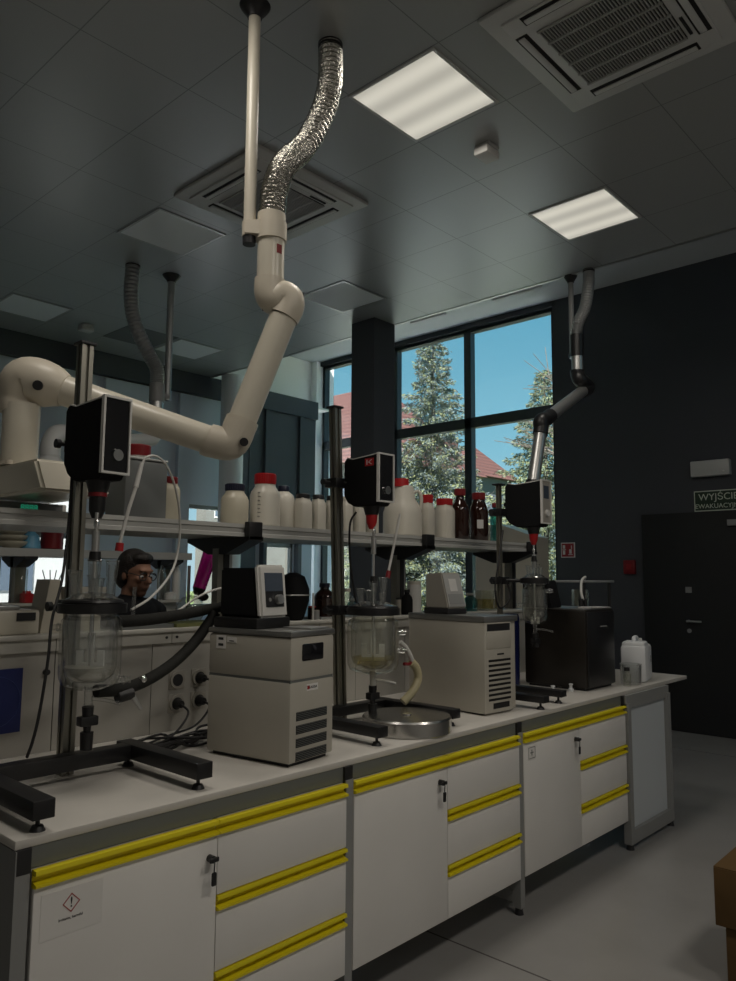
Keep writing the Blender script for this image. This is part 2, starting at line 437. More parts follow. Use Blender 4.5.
# ---------------------------------------------------------------- ceiling things
def lamp(x0, y0, label, on=True, group=None, power=0):
    t = thing('ceiling_lamp', (x0+.3, y0+.3, ZC), label, 'ceiling lamp', group=group)
    f = MB()
    for a in ((x0+.012, x0+.03, y0+.012, y0+.588), (x0+.57, x0+.588, y0+.012, y0+.588), (x0+.03, x0+.57, y0+.012, y0+.03), (x0+.03, x0+.57, y0+.57, y0+.588)):
        f.box(*a, ZC-.008, ZC)
    f.build('lamp_frame', M['acw'] if on else M['alu'], t)
    MB().box(x0+.03, x0+.57, y0+.03, y0+.57, ZC-.006, ZC).build('diffuser', M['lampon'] if on else M['lampoff'], t)
    if power:
        l = bpy.data.lights.new('lamp_light', 'AREA'); l.shape = 'SQUARE'; l.size = .55; l.energy = power; l.color = (1, .93, .83)
        q = bpy.data.objects.new('lamp_light', l); COL.objects.link(q); q.location = (0, 0, -.02); q.parent = t
    return t
GX, GY = 1.838, .0486
PW = 13.5
lamp(1.829, .069, 'lit square ceiling lamp nearest the shiny foil duct', power=PW)
lamp(3.637, .046, 'lit square ceiling lamp farther off, near the tile joints and the dark wall', power=PW*.45)
lamp(.038, .0486, 'lit square ceiling lamp overhead, nearer than the shiny foil duct', power=PW)
for x in (.038, 1.838): lamp(x, -2.95, 'lit square ceiling lamp over the aisle behind the white cabinet fronts', group='lamps above the aisle', power=PW*1.75)
lamp(1.838, 2.49, 'unlit pale square ceiling panel left of the nearer grey air unit', on=False)
lamp(3.638, 2.45, 'unlit pale square ceiling panel just before the dark square column', on=False)
lamp(1.838, 4.92, 'unlit square ceiling panel at the far left above the big beige elbow', on=False)
lamp(3.638, 4.92, 'unlit pale square ceiling panel behind the rear grey duct and pole', on=False)
t = MB().box(3.04, 3.62, 4.93, 5.5, ZC-.004, ZC).build('access_panel', M['apron']); tag(t, 'dark grey square access panel in the ceiling behind the rear grey duct', 'ceiling panel')

def cassette(cx, cy, label, kx=.92, ky=.88):
    t = thing('air_conditioner', (cx, cy, ZC), label, 'air conditioner', group=None)
    b = MB(); z0, z1 = ZC-.045, ZC
    b.box(cx-kx/2, cx+kx/2, cy-ky/2, cy+ky/2, ZC-.028, ZC, bev=.012)
    b.box(cx-kx/2+.075, cx+kx/2-.075, cy-ky/2+.075, cy+ky/2-.075, ZC-.042, ZC-.026, bev=.008)
    b.build('cover', M['acw'], t)
    g = MB(); s = .25
    g.box(cx-s, cx+s, cy-s, cy+s, ZC-.046, ZC-.040); g.build('filter_recess', M['slot'], t)
    g = MB(); k = 34
    for i in range(k):
        y = cy-s+(i+.5)*2*s/k; g.box(cx-s, cx+s, y-.0032, y+.0032, ZC-.053, ZC-.046)
    for i in range(6):
        x = cx-s+i*2*s/5; g.box(x-.006, x+.006, cy-s, cy+s, ZC-.055, ZC-.046)
    g.build('grille', M['grill'], t)
    for dx, dy in ((1, 0), (-1, 0), (0, 1), (0, -1)):
        if dx: a = (cx+dx*.345-.03, cx+dx*.345+.03, cy-.27, cy+.27)
        else: a = (cx-.27, cx+.27, cy+dy*.325-.03, cy+dy*.325+.03)
        sl = MB().box(*a, ZC-.0445, ZC-.041).build('air_slot', M['slot'], t)
        if dx: v = (cx+dx*.345-.012, cx+dx*.345+.020, cy-.26, cy+.26)
        else: v = (cx-.26, cx+.26, cy+dy*.325-.012, cy+dy*.325+.020)
        MB().box(*v, ZC-.052, ZC-.0445, bev=.003).build('flap', M['acw'], sl)
    MB().box(cx+.10, cx+.24, cy-.279, cy-.266, ZC-.048, ZC-.041).build('display_strip', M['slot'], t)
    return t
cassette(2.29, -.62, 'grey ceiling air unit at the top right, grille side nearest and largest')
cassette(2.29, 1.81, 'grey ceiling air unit behind the shiny foil duct and pole', .97, .90)
def detector(x, y, label):
    t = thing('smoke_detector', (x, y, ZC), label, 'smoke detector')
    MB().box(x-.055, x+.055, y-.055, y+.055, ZC-.02, ZC, bev=.005).build('base', M['acw'], t)
    MB().box(x-.068, x+.068, y-.05, y+.05, ZC-.07, ZC-.02, bev=.012).build('sensor_head', M['white'], t)
detector(2.745, .38, 'small grey box detector on the ceiling between the two lit lamps')
detector(2.745, 5.29, 'small grey box detector on the ceiling at the far left')
for i, (y0, y1, l) in enumerate([(3.0, 3.42, 'thin white slot diffuser along the ceiling edge right of the dark column'), (1.25, 1.75, 'thin white slot diffuser at the ceiling edge near the rightmost duct')]):
    t = MB().box(XE+.035, XE+.075, y0-.7 if i == 0 else y0, y1-.7 if i == 0 else y1, ZC-.012, ZC+.03).build('slot_diffuser', M['soffit']); tag(t, l, 'slot diffuser')

# ---------------------------------------------------------------- wall signs
t = thing('exit_sign', (7.295, .60, 2.26), 'dark green sign reading WYJŚCIE EWAKUACYJNE above the black door', 'sign')
MB().box(7.285, 7.30, .36, .845, 2.262, 2.475).build('board', M['signgreen'], t)
b = MB()
for a in ((.36, .845, 2.262, 2.272), (.36, .845, 2.465, 2.475), (.36, .368, 2.262, 2.475), (.837, .845, 2.262, 2.475)): b.box(7.281, 7.285, *a)
b.build('border', M['signtext'], t)
def wallmtx(y, z): return Matrix(((0, 0, -1, 7.283), (-1, 0, 0, y), (0, 1, 0, z), (0, 0, 0, 1)))
text_mesh('lettering', 'WYJŚCIE', .098, M['signtext'], wallmtx(.605, 2.405), t, .001)
text_mesh('lettering', 'EWAKUACYJNE', .066, M['signtext'], wallmtx(.605, 2.312), t, .001)
t = thing('emergency_light', (7.3, .66, 2.62), 'grey emergency light box on the dark wall above the exit sign', 'emergency light')
MB().box(7.22, 7.30, .465, .852, 2.62, 2.785, bev=.01).build('case', M['emlamp'], t)
MB().ell((7.216, .52, 2.66), .006, .012, .008).build('indicator', M['signw'], t)
t = thing('fire_sign', (7.29, 2.31, 1.80), 'small red and white fire equipment sign on the dark wall beside the window', 'sign')
MB().box(7.288, 7.30, 2.225, 2.40, 1.80, 1.975).build('board', M['signw'], t)
MB().box(7.285, 7.288, 2.235, 2.39, 1.81, 1.965).build('red_field', M['signred'], t)
b = MB(); b.box(7.282, 7.285, 2.345, 2.375, 1.905, 1.945); b.box(7.282, 7.285, 2.345, 2.375, 1.835, 1.885); b.box(7.282, 7.285, 2.335, 2.38, 1.89, 1.898)
b.box(7.282, 7.285, 2.262, 2.292, 1.845, 1.895); b.box(7.282, 7.285, 2.25, 2.305, 1.83, 1.838); b.box(7.282, 7.285, 2.258, 2.268, 1.90, 1.94)
b.build('pictogram', M['signw'], t)
t = thing('fire_call_point', (7.3, 1.565, 1.62), 'dark red fire call point box on the wall left of the door', 'fire call point')
MB().box(7.255, 7.30, 1.50, 1.63, 1.61, 1.765, bev=.006).build('case', M['redd'], t)
MB().box(7.25, 7.255, 1.535, 1.595, 1.66, 1.72).build('button', M['signred'], t)

# ================================================================ LAB BENCH
XL = 4.587
t = thing('lab_bench', (2.3, .45, 0), 'long grey lab bench with pale worktop running towards the window', 'lab bench')
w = MB(); w.box(0, XL, 0, .905, .876, .9, bev=.004); w.box(0, 4.15, 1.06, 1.55, .876, .9, bev=.004); w.build('worktop', M['top'], t)
a = MB(); a.box(.042, 4.19, .004, .022, .822, .876); a.box(.03, .05, .012, 1.53, .828, .876); a.box(.035, 4.14, 1.51, 1.53, .80, .876); a.build('apron', M['apron'], t)
cw, gp, x00 = 1.139, .041, .047
jx = [x00+cw+gp/2, x00+2*cw+1.5*gp]
for x in [.0] + jx:
    dx = .019 if x else .012
    x = x if x else .021
    g = MB(); g.box(x-dx, x+dx, -.012, .03, .03, .83) if dx > .015 else g.box(.001, .040, -.006, .90, .03, .874); g.box(x-dx, x+dx, 1.49, 1.53, .03, .876); g.box(x-dx*.8, x+dx*.8, .02, 1.5, .05, .10); g.box(x-dx*.5, x+dx*.5, .03, .9, .10, .83)
    lg = g.build('leg', M['frame'], t)
    MB().cyl((x, .01, 0), (x, .01, .032), .022, .016).build('foot', M['dkplas'], lg)
    MB().box(max(x-.02, .004), x+.02, -.007, .02, .815, .876).build('corner_block', M['dkplas'], lg)
g = MB(); xa, xb = 3.552, 4.20
g.box(xa, xa+.045, -.03, .015, .03, .83); g.box(xb-.045, xb, -.03, .015, .03, .83); g.box(xa+.045, xb-.045, -.03, .015, .03, .105); g.box(xb-.045, xb, .015, 1.5, .05, .11); g.box(xb-.045, xb, 1.48, 1.53, .03, .876)
g.box(xa, xb, -.02, .02, .80, .876)
lg = g.build('end_frame', M['frame'], t)
for x in (xa+.022, xb-.022): MB().cyl((x, -.01, 0), (x, -.01, .032), .024, .017).build('foot', M['dkplas'], lg)
MB().box(xa+.045, xb-.045, -.004, .012, .105, .80).build('end_panel', M['cabside'], t)
MB().box(3.532, 3.552, -.01, .02, .815, .876).build('corner_block', M['dkplas'], t)

# ---------------------------------------------------------------- cabinets
ZT, ZB, YF = .820, .166, -.016
def yellow(x0, x1, z1, parent):
    """C-shaped pull: top lip, recessed groove, bottom lip"""
    y = YF; z0 = z1-.044
    prof = [(y+.016, z1), (y-.007, z1), (y-.009, z1-.011), (y+.014, z1-.014), (y+.014, z1-.029), (y-.011, z0+.010), (y-.011, z0+.003), (y-.001, z0), (y+.016, z0)]
    return MB().prism([(a, b) for a, b in prof], x0, x1, axis='x').build('handle_strip', M['yellow'], parent, smooth=False)
def cabinet(k, label):
    x0 = x00+k*(cw+gp); x1 = x0+cw; xm = (x0+x1)/2
    t = thing('base_cabinet', (xm, .25, ZB), label, 'cabinet')
    b = MB(); b.box(x0, x0+.018, YF+.02, .52, ZB, ZT); b.box(x1-.018, x1, YF+.02, .52, ZB, ZT); b.box(x0+.018, x1-.018, YF+.02, .52, ZB, ZB+.018)
    b.box(x0+.018, x1-.018, .50, .52, ZB+.018, ZT); b.box(xm-.009, xm+.009, YF+.02, .50, ZB+.018, ZT); b.box(x0+.018, x1-.018, YF+.02, .50, ZT-.018, ZT)
    b.build('carcass', M['cab'], t)
    dr = MB().box(x0, xm-.0015, YF, YF+.018, ZB, ZT-.044, bev=.0015).build('door', M['cab'], t)
    yellow(x0, xm-.0015, ZT, dr)
    lx, lz = xm-.055, .722
    if k == 0: lx, lz = xm-.03, .715
    l = MB(); l.cyl((lx, YF, lz), (lx, YF-.022, lz), .011); l.box(lx-.016, lx+.016, YF-.03, YF-.02, lz-.007, lz+.007, bev=.003)
    lo = l.build('lock', M['black'], dr)
    kk = MB(); kk.cyl((lx, YF-.028, lz-.005), (lx, YF-.026, lz-.035), .002, seg=8); kk.box(lx-.0085, lx+.0085, YF-.030, YF-.022, lz-.075, lz-.035, bev=.004)
    kk.build('key', M['black'], dr)
    zz = [ZT, .596, .374, ZB]
    for i in range(3):
        top = zz[i]-.044
        dw = MB().box(xm+.0015, x1, YF, YF+.018, zz[i+1]+.003 if i < 2 else ZB, top, bev=.0015).build('drawer', M['cab'], t)
        yellow(xm+.0015, x1, zz[i], dw)
    return t, x0
t, x0 = cabinet(0, 'nearest white cabinet with warning sticker on its door and yellow pulls')
def sticker(t, x, z, w, h, texts, diamond):
    s = MB().box(x, x+w, YF-.0012, YF, z, z+h).build('warning_sticker', M['stick'], t); s['label'] = 'white sticker with black and red print'
    fm = lambda px, pz: Matrix(((1, 0, 0, px), (0, 0, -1, YF-.0016), (0, 1, 0, pz), (0, 0, 0, 1)))
    if diamond:
        cx, cz, r = x+w*.48, z+h*.66, h*.21
        b = MB(); q = [(0, r), (r, 0), (0, -r), (-r, 0)]; i2 = .86
        for a in range(4):
            p1, p2 = q[a], q[(a+1) % 4]
            P = [(cx+p1[0], cz+p1[1]), (cx+p2[0], cz+p2[1]), (cx+p2[0]*i2, cz+p2[1]*i2), (cx+p1[0]*i2, cz+p1[1]*i2)]
            b.prism(P, YF-.0022, YF-.0012, axis='y')
        b.build('hazard_diamond', M['inkred'], s, smooth=False)
        text_mesh('exclamation_mark', '!', r*1.5, M['ink'], fm(cx, cz), s)
        text_mesh('print', texts, h*.085, M['ink'], fm(x+w*.48, z+h*.34), s)
    else:
        b = MB()
        for a in ((x+.006, x+w-.006, z+.006, z+.0085), (x+.006, x+w-.006, z+h-.0085, z+h-.006), (x+.006, x+.0085, z+.006, z+h-.006), (x+w-.0085, x+w-.006, z+.006, z+h-.006), (x+w*.46, x+w*.54, z+h*.3, z+h*.72), (x+w*.3, x+w*.7, z+h*.48, z+h*.54)):
            b.box(a[0], a[1], YF-.002, YF-.0012, a[2], a[3])
        b.build('print', M['apron'], s, smooth=False)
d0 = [c for c in t.children if c.name.startswith('door')][0]
sticker(d0, x0+.020, .640, .17, .115, 'Irritants, harmful', True)
cabinet(1, 'middle white cabinet of the bench with key in its door and yellow pulls')
t, x0 = cabinet(2, 'farthest white cabinet with small square sticker and yellow pulls, beside the open end frame')
d0 = [c for c in t.children if c.name.startswith('door')][0]
sticker(d0, x0+.035, .69, .075, .065, '', False)

# ================================================================ SERVICE SPINE
PY = .905
sp = thing('service_spine', (1.7, 1.0, .9), 'beige service wall on the bench with sockets, ledge and grey shelf on posts', 'service spine')
js = [-.75, -.2, .51, .935, 1.36, 1.78, 2.2, 2.62, 3.04, 3.46, 4.05]
for xa_, xb_ in zip(js, js[1:]): MB().box(xa_+.002, xb_-.002, PY, 1.055, .9, 1.285).build('panel', M['panel'], sp)
MB().box(-.74, 4.04, PY+.01, 1.05, .9, 1.285).build('core', M['apron'], sp)
b = MB(); b.box(-.75, 4.07, .87, 1.10, 1.325, 1.342, bev=.003); b.build('ledge', M['ledge'], sp)
b = MB()
for x0_, x1_ in ((-.75, .50), (.504, 1.015), (1.019, 1.9), (1.904, 3.0), (3.004, 4.06)): b.box(x0_, x1_, .885, .905, 1.278, 1.325)
fa = b.build('fascia', M['ledge'], sp)
for x in (.99, 1.042): MB().cyl((x, .885, 1.302), (x, .882, 1.302), .006).build('fixing_hole', M['dkplas'], fa)
b = MB()
b.prism([(.84, 1.752), (.84, 1.768), (.848, 1.772), (.848, 1.790), (.84, 1.794), (.84, 1.812), (1.27, 1.812), (1.27, 1.752), (1.0, 1.758)], -.9, 3.96, axis='x')
b.build('shelf_board', M['shelf'], sp, smooth=False)
for x in (.03, 1.40, 2.735, 4.02):
    p = MB(); p.box(x-.045, x-.012, 1.03, 1.075, 1.342, 1.70); p.build('post', M['alud'], sp)
    p = MB(); p.box(x-.012, x+.02, 1.025, 1.08, 1.342, 1.70); p.build('post_cover', M['dkplas'], sp)
    p = MB(); p.box(x+.02, x+.04, 1.03, 1.075, 1.342, 1.70); p.build('post', M['alu'], sp)
    xe = min(x, 3.93)
    k = MB(); k.prism([(.80, 1.752), (.80, 1.735), (.98, 1.672), (1.12, 1.672), (1.30, 1.735), (1.30, 1.752)], xe-.04, xe+.045, axis='x'); k.box(xe-.04, xe+.04, .800, .838, 1.735, 1.822, bev=.004)
    br = k.build('bracket', M['black'], sp)
    for q in (-.018, .022): MB().cyl((xe+q, .995, 1.690), (xe+q, .97, 1.690), .011).build('bolt', M['frame'], br)
def socket(x, z):
    s = MB(); s.cyl((x, PY, z), (x, PY-.012, z), .036, seg=24); s.box(x-.04, x+.04, PY-.004, PY, z-.04, z+.04, bev=.002)
    so = s.build('socket', M['chillgrey'], sp)
    MB().cyl((x, PY-.0125, z), (x, PY-.011, z), .026, seg=24).build('socket_well', M['dkplas'], so)
for x, z in ((1.06, 1.015), (1.06, 1.115), (1.175, 1.015), (1.175, 1.115)): socket(x, z)
MB().cyl((.474, PY, 1.199), (.474, PY-.02, 1.199), .011).build('knob', M['dkplas'], sp)
def plug(x, z, lab, path):
    t = thing('power_plug', (x, PY-.02, z), lab, 'plug')
    MB().cyl((x, PY-.012, z), (x, PY-.045, z), .022, .016).build('plug_body', M['black'], t)
    MB().tube([(x, PY-.04, z)]+path, .0048, seg=8).build('cord', M['cable'], t)
plug(1.175, 1.115, 'upper black plug in the right-hand socket column beside the near chiller', [(1.178, .80, 1.10), (1.165, .80, 1.0), (1.09, .80, .93), (.95, .78, .912), (.80, .72, .906)])
plug(1.175, 1.015, 'lower black plug in the right-hand socket column beside the near chiller', [(1.18, .81, 1.0), (1.20, .80, .96), (1.22, .76, .915), (1.0, .68, .908), (.7, .62, .907)])
plug(1.06, 1.015, 'black plug in the lower left socket above the loose cables', [(1.055, .80, .99), (.98, .74, .95), (.86, .66, .925), (.68, .58, .915), (.50, .60, .906)])
t = thing('cable_bundle', (.9, .7, .9), 'tangle of black cables lying on the worktop behind the near stand', 'cables')
rg = random.Random(11)
for i in range(7):
    pts = [(.60+.07*i, .56+.04*(i % 3), .907+.004*i)]+[(.72+.11*k+rg.uniform(-.04, .04), .62+rg.uniform(-.09, .15), .907+.0105*((i+k) % 4)) for k in range(5)]+[(1.31, .56+.04*i, .908)]
    MB().tube(pts, .0052, seg=8, n=6).build('cable', M['cable'], t)
t = thing('poster', (.25, PY, 1.0), 'dark blue poster with a pale ring on the beige service wall', 'poster')
MB().box(.05, .388, PY-.003, PY, .99, 1.222).build('sheet', M['bluepost'], t)
b = MB(); b.torus((.29, PY-.0032, 1.105), .092, .0012, axis='y', seg=40, sub=6); b.torus((.29, PY-.0032, 1.105), .02, .001, axis='y', seg=24, sub=6)
b.build('ring_mark', M['ring'], t)
#PART3
# ================================================================ STANDS, STIRRERS, REACTORS
def stand(name_label, pole, top, xl, xr, ycross, yf, yb_l, lean=0, clamps=(), bar=.05, xe=None, ps=1):
    px, py = pole
    t = thing('stand', (px, py, .9), name_label, 'lab stand')
    z0, z1 = .935, .935+bar; h = .03
    MB().box(xl+h, xr-h if xe is None else xr-h, ycross-h, ycross+h, z0, z1, bev=.003).build('crossbar', M['black'], t)
    for x, yb in ((xl, yb_l), (xr, ycross+.075)):
        l = MB().box(x-h, x+h, yf if x == xl else yf+.03, yb, z0, z1, bev=.003).build('base_leg', M['black'], t)
        for y in ((yf if x == xl else yf+.03)+.035, yb-.035):
            f = MB(); f.cyl((x, y, .913), (x, y, z0), .006, seg=10); f.cyl((x, y, .9), (x, y, .914), .021, .014); f.build('levelling_foot', M['dkplas'], l)
    if xe: MB().box(xr+h, xe, ycross-h, ycross+h+.02, z0, z1, bev=.003).build('crossbar', M['black'], t)
    # slotted square profile
    s, c, d = .0215*ps, .006*ps, .010*ps
    prof = [(-s, -s), (-c, -s), (-c, -s+d), (c, -s+d), (c, -s), (s, -s), (s, -c), (s-d, -c), (s-d, c), (s, c), (s, s), (c, s), (c, s-d), (-c, s-d), (-c, s), (-s, s), (-s, c), (-s+d, c), (-s+d, -c), (-s, -c)]
    b = MB()
    A = [b.bm.verts.new((px+u, py+v, .902)) for u, v in prof]; B = [b.bm.verts.new((px+u-lean, py+v, top)) for u, v in prof]
    n = len(prof)
    for i in range(n): b.face([A[i], A[(i+1) % n], B[(i+1) % n], B[i]])
    b.face(A[::-1]); b.face(B)
    b.build('pole', M['alud'], t, smooth=False)
    MB().box(px-.03-lean, px+.03-lean, py-.03, py+.03, top-.004, top+.006, bev=.002).build('end_cap', M['dkplas'], t)
    for cx, cy, z, R, hd in clamps:
        k = MB(); lx = px-lean*(z-.9)/(top-.9)
        k.box(lx-.042, lx+.042, py-.042, py+.040, z-.022, z+.022, bev=.004)
        dv = (Vector((cx, cy, 0))-Vector((lx, py, 0))); L = dv.length; dn = dv/L
        e = Vector((lx, py, 0))+dn*(L-R)
        k.cyl((lx, py, z), (e.x, e.y, z), .011, seg=12)
        if R > .02: k.lathe([(R-.012, z-.015), (R+.010, z-.015), (R+.010, z+.015), (R-.012, z+.015), (R-.012, z-.015)], (cx, cy, 0), 44)
        ko = k.build('clamp', M['black'], t)
        MB().cyl((lx-.042, py, z), (lx-.075, py, z), .007).cyl((lx-.075, py, z), (lx-.09, py, z), .016, seg=14).build('clamp_knob', M['dkplas'], ko)
    return t
stand('nearest black lab stand with slotted pole, at the left end of the bench', (.386, .535), 2.39, .075, .60, .455, .008, .64, clamps=((.360, .345, 1.463, .098, 0), (.360, .40, 2.02, .012, 0)))
stand('middle black lab stand with leaning pole behind the round steel pan', (1.715, .54), 2.375, 1.455, 1.99, .51, .045, .66, lean=.06, bar=.042, clamps=((1.728, .35, 1.412, .112, 0), (1.725, .38, 2.01, .012, 0)))
stand('farthest black lab stand beside the big black chiller', (3.055, .525), 2.13, 2.66, 2.90, .50, .0, .60, bar=.034, xe=3.10, ps=.6, clamps=((3.125, .33, 1.55, .074, 0), (3.13, .44, 1.96, .012, 0)))

def stirrer(loc, rz, label, h=.26, chuck='black', front='black', badge=False, dep=1.0):
    t = thing('overhead_stirrer', loc, label, 'overhead stirrer', rz=R_(rz))
    k = h/.26; Z = lambda z: .12+(z-.12)*k; D = dep
    b = MB(); b.prism([(-.082, Z(.15)), (-.082, Z(.395)), (-.02, Z(.388)), (.08*D, Z(.380)), (.125*D, Z(.392)), (.14*D, Z(.372)), (.14*D, Z(.19)), (.115*D, Z(.15)), (.07*D, Z(.125)), (-.065, Z(.125))], -.046, .046, axis='x')
    bmesh.ops.bevel(b.bm, geom=list(b.bm.edges), offset=.004, segments=2, affect='EDGES')
    b.build('housing', M['matte'], t, world=False)
    c = MB(); c.prism([(-.08, Z(.396)), (-.08, Z(.400)), (-.02, Z(.393)), (.08*D, Z(.385)), (.12*D, Z(.396)), (.12*D, Z(.391)), (.08*D, Z(.380)), (-.02, Z(.388))], -.047, .047, axis='x')
    c.build('top_trim', M['white'], t, world=False, smooth=False)
    f = MB(); w = .054; z0, z1 = Z(.142), Z(.400); e = .0075
    f.box(-w, -w+e, -.094, -.080, z0, z1); f.box(w-e, w, -.094, -.080, z0, z1); f.box(-w+e, w-e, -.094, -.080, z1-e, z1); f.box(-w+e, w-e, -.094, -.080, z0, z0+e)
    f.build('bezel', M['white'], t, world=False, smooth=False)
    p = MB().box(-w+e, w-e, -.088, -.080, z0+e, z1-e).build('front_panel', M['screenblk'] if front == 'black' else M['chillgrey'], t, world=False)
    if front != 'black': MB().box(-.028, .028, -.091, -.088, Z(.29), Z(.365)).build('display', M['screen'], p, world=False)
    kn = MB(); kn.cyl((.004, -.088, Z(.205)), (.004, -.100, Z(.205)), .021, .019, seg=24)
    kn.build('dial', M['chrome'] if front == 'black' else M['white'], t, world=False)
    if front != 'black':
        MB().box(.05, .075, -.06, -.02, Z(.20), Z(.25), bev=.003).build('side_bracket', M['black'], t, world=False)
    n = MB(); n.cyl((0, 0, .085), (0, 0, Z(.13)), .030, .042); n.build('gearbox', M['black'], t, world=False)
    if chuck == 'black':
        MB().cyl((0, 0, .072), (0, 0, .085), .031).build('collar_ring', M['redd'], t, world=False)
        MB().lathe([(0, 0), (.016, 0), (.026, .025), (.027, .072), (0, .072)]).build('chuck', M['black'], t, world=False)
    else:
        MB().lathe([(0, .02), (.012, .02), (.024, .05), (.028, .088), (0, .088)]).build('chuck', M['red'], t, world=False)
    # stub arm to the stand pole
    MB().cyl((0, .13*D, Z(.27)), (0, .165*D, Z(.27)), .012).build('mounting_arm', M['black'], t, world=False)
    if badge:
        bd = MB().box(-.0475, -.046, -.055, .00, Z(.335), Z(.375)).build('badge', M['red'], t, world=False); bd['label'] = 'red badge with pale marks'
        g = MB(); g.box(-.0485, -.0475, -.016, -.010, Z(.342), Z(.368)); g.prism([(-.020, Z(.355)), (-.040, Z(.368)), (-.046, Z(.368)), (-.028, Z(.355)), (-.046, Z(.342)), (-.040, Z(.342))], -.0485, -.0475, axis='x')
        g.build('badge_mark', M['signw'], bd, world=False, smooth=False)
    return t
S1 = (.360, .345); S2 = (1.728, .35); S3 = (3.125, .33)
stirrer((S1[0]+.010, S1[1]+.02, 1.757), 6, 'black overhead stirrer with black chuck, nearest, on the left stand')
stirrer((S2[0]-.004, S2[1]+.01, 1.768), -1, 'black overhead stirrer with red chuck and red badge, on the middle stand', h=.228, chuck='red', badge=True)
stirrer((S3[0], S3[1], 1.742), 0, 'black overhead stirrer with red chuck before the window, on the farthest stand', h=.262, chuck='red', front='grey', dep=1.2)

def rod(c, ztop, zbot, r, label, paddle):
    t = thing('stirring_rod', (c[0], c[1], zbot), label, 'stirring rod')
    zp = paddle[2]
    s = MB(); s.cyl((*c, zp), (*c, ztop), r, seg=12)
    if ztop-zp > .45:
        s.lathe([(.004, ztop-.05), (.009, ztop-.045), (.009, ztop-.03), (.004, ztop-.02)], (c[0], c[1], 0), seg=12)
    s.build('shaft', M['chrome'], t)
    for q, (z0, z1, rr) in enumerate(((ztop-.14, ztop-.06, .0125),)):
        MB().cyl((*c, z0), (*c, z1), rr, seg=14).build('coupling', M['alu'], t)
    w, h, z = paddle
    # three-pronged anchor blade
    ang = R_(-47); d = Vector((math.cos(ang), math.sin(ang), 0)); nn = Vector((-d.y, d.x, 0))*.006
    def bar(a, b_, z0, z1, mb):
        pts = []
        for zz in (z0, z1):
            for q, sg in ((a, -1), (b_, -1), (b_, 1), (a, 1)):
                p = Vector((c[0], c[1], 0))+d*q+nn*sg; pts.append((p.x, p.y, zz))
        mb.hull8(pts)
    mb = MB(); bar(-w/2, w/2, z, z+h*.38, mb); bar(-w/2, -w/2+w*.24, z+h*.38, z+h, mb); bar(w/2-w*.24, w/2, z+h*.38, z+h, mb); bar(-w*.11, w*.11, z+h*.38, z+h*1.9, mb)
    mb.build('blade', M['paddle'], t, smooth=False)
rod(S1, 1.775, 1.265, .007, 'steel stirring rod with white anchor blade in the nearest glass vessel', (.088, .062, 1.265))
rod(S2, 1.812, 1.19, .007, 'steel stirring rod with white anchor blade in the yellow-bottomed vessel', (.105, .075, 1.19))
rod(S3, 1.765, 1.30, .006, 'thin stirring rod in the small clear vessel before the black chiller', (.05, .04, 1.30))

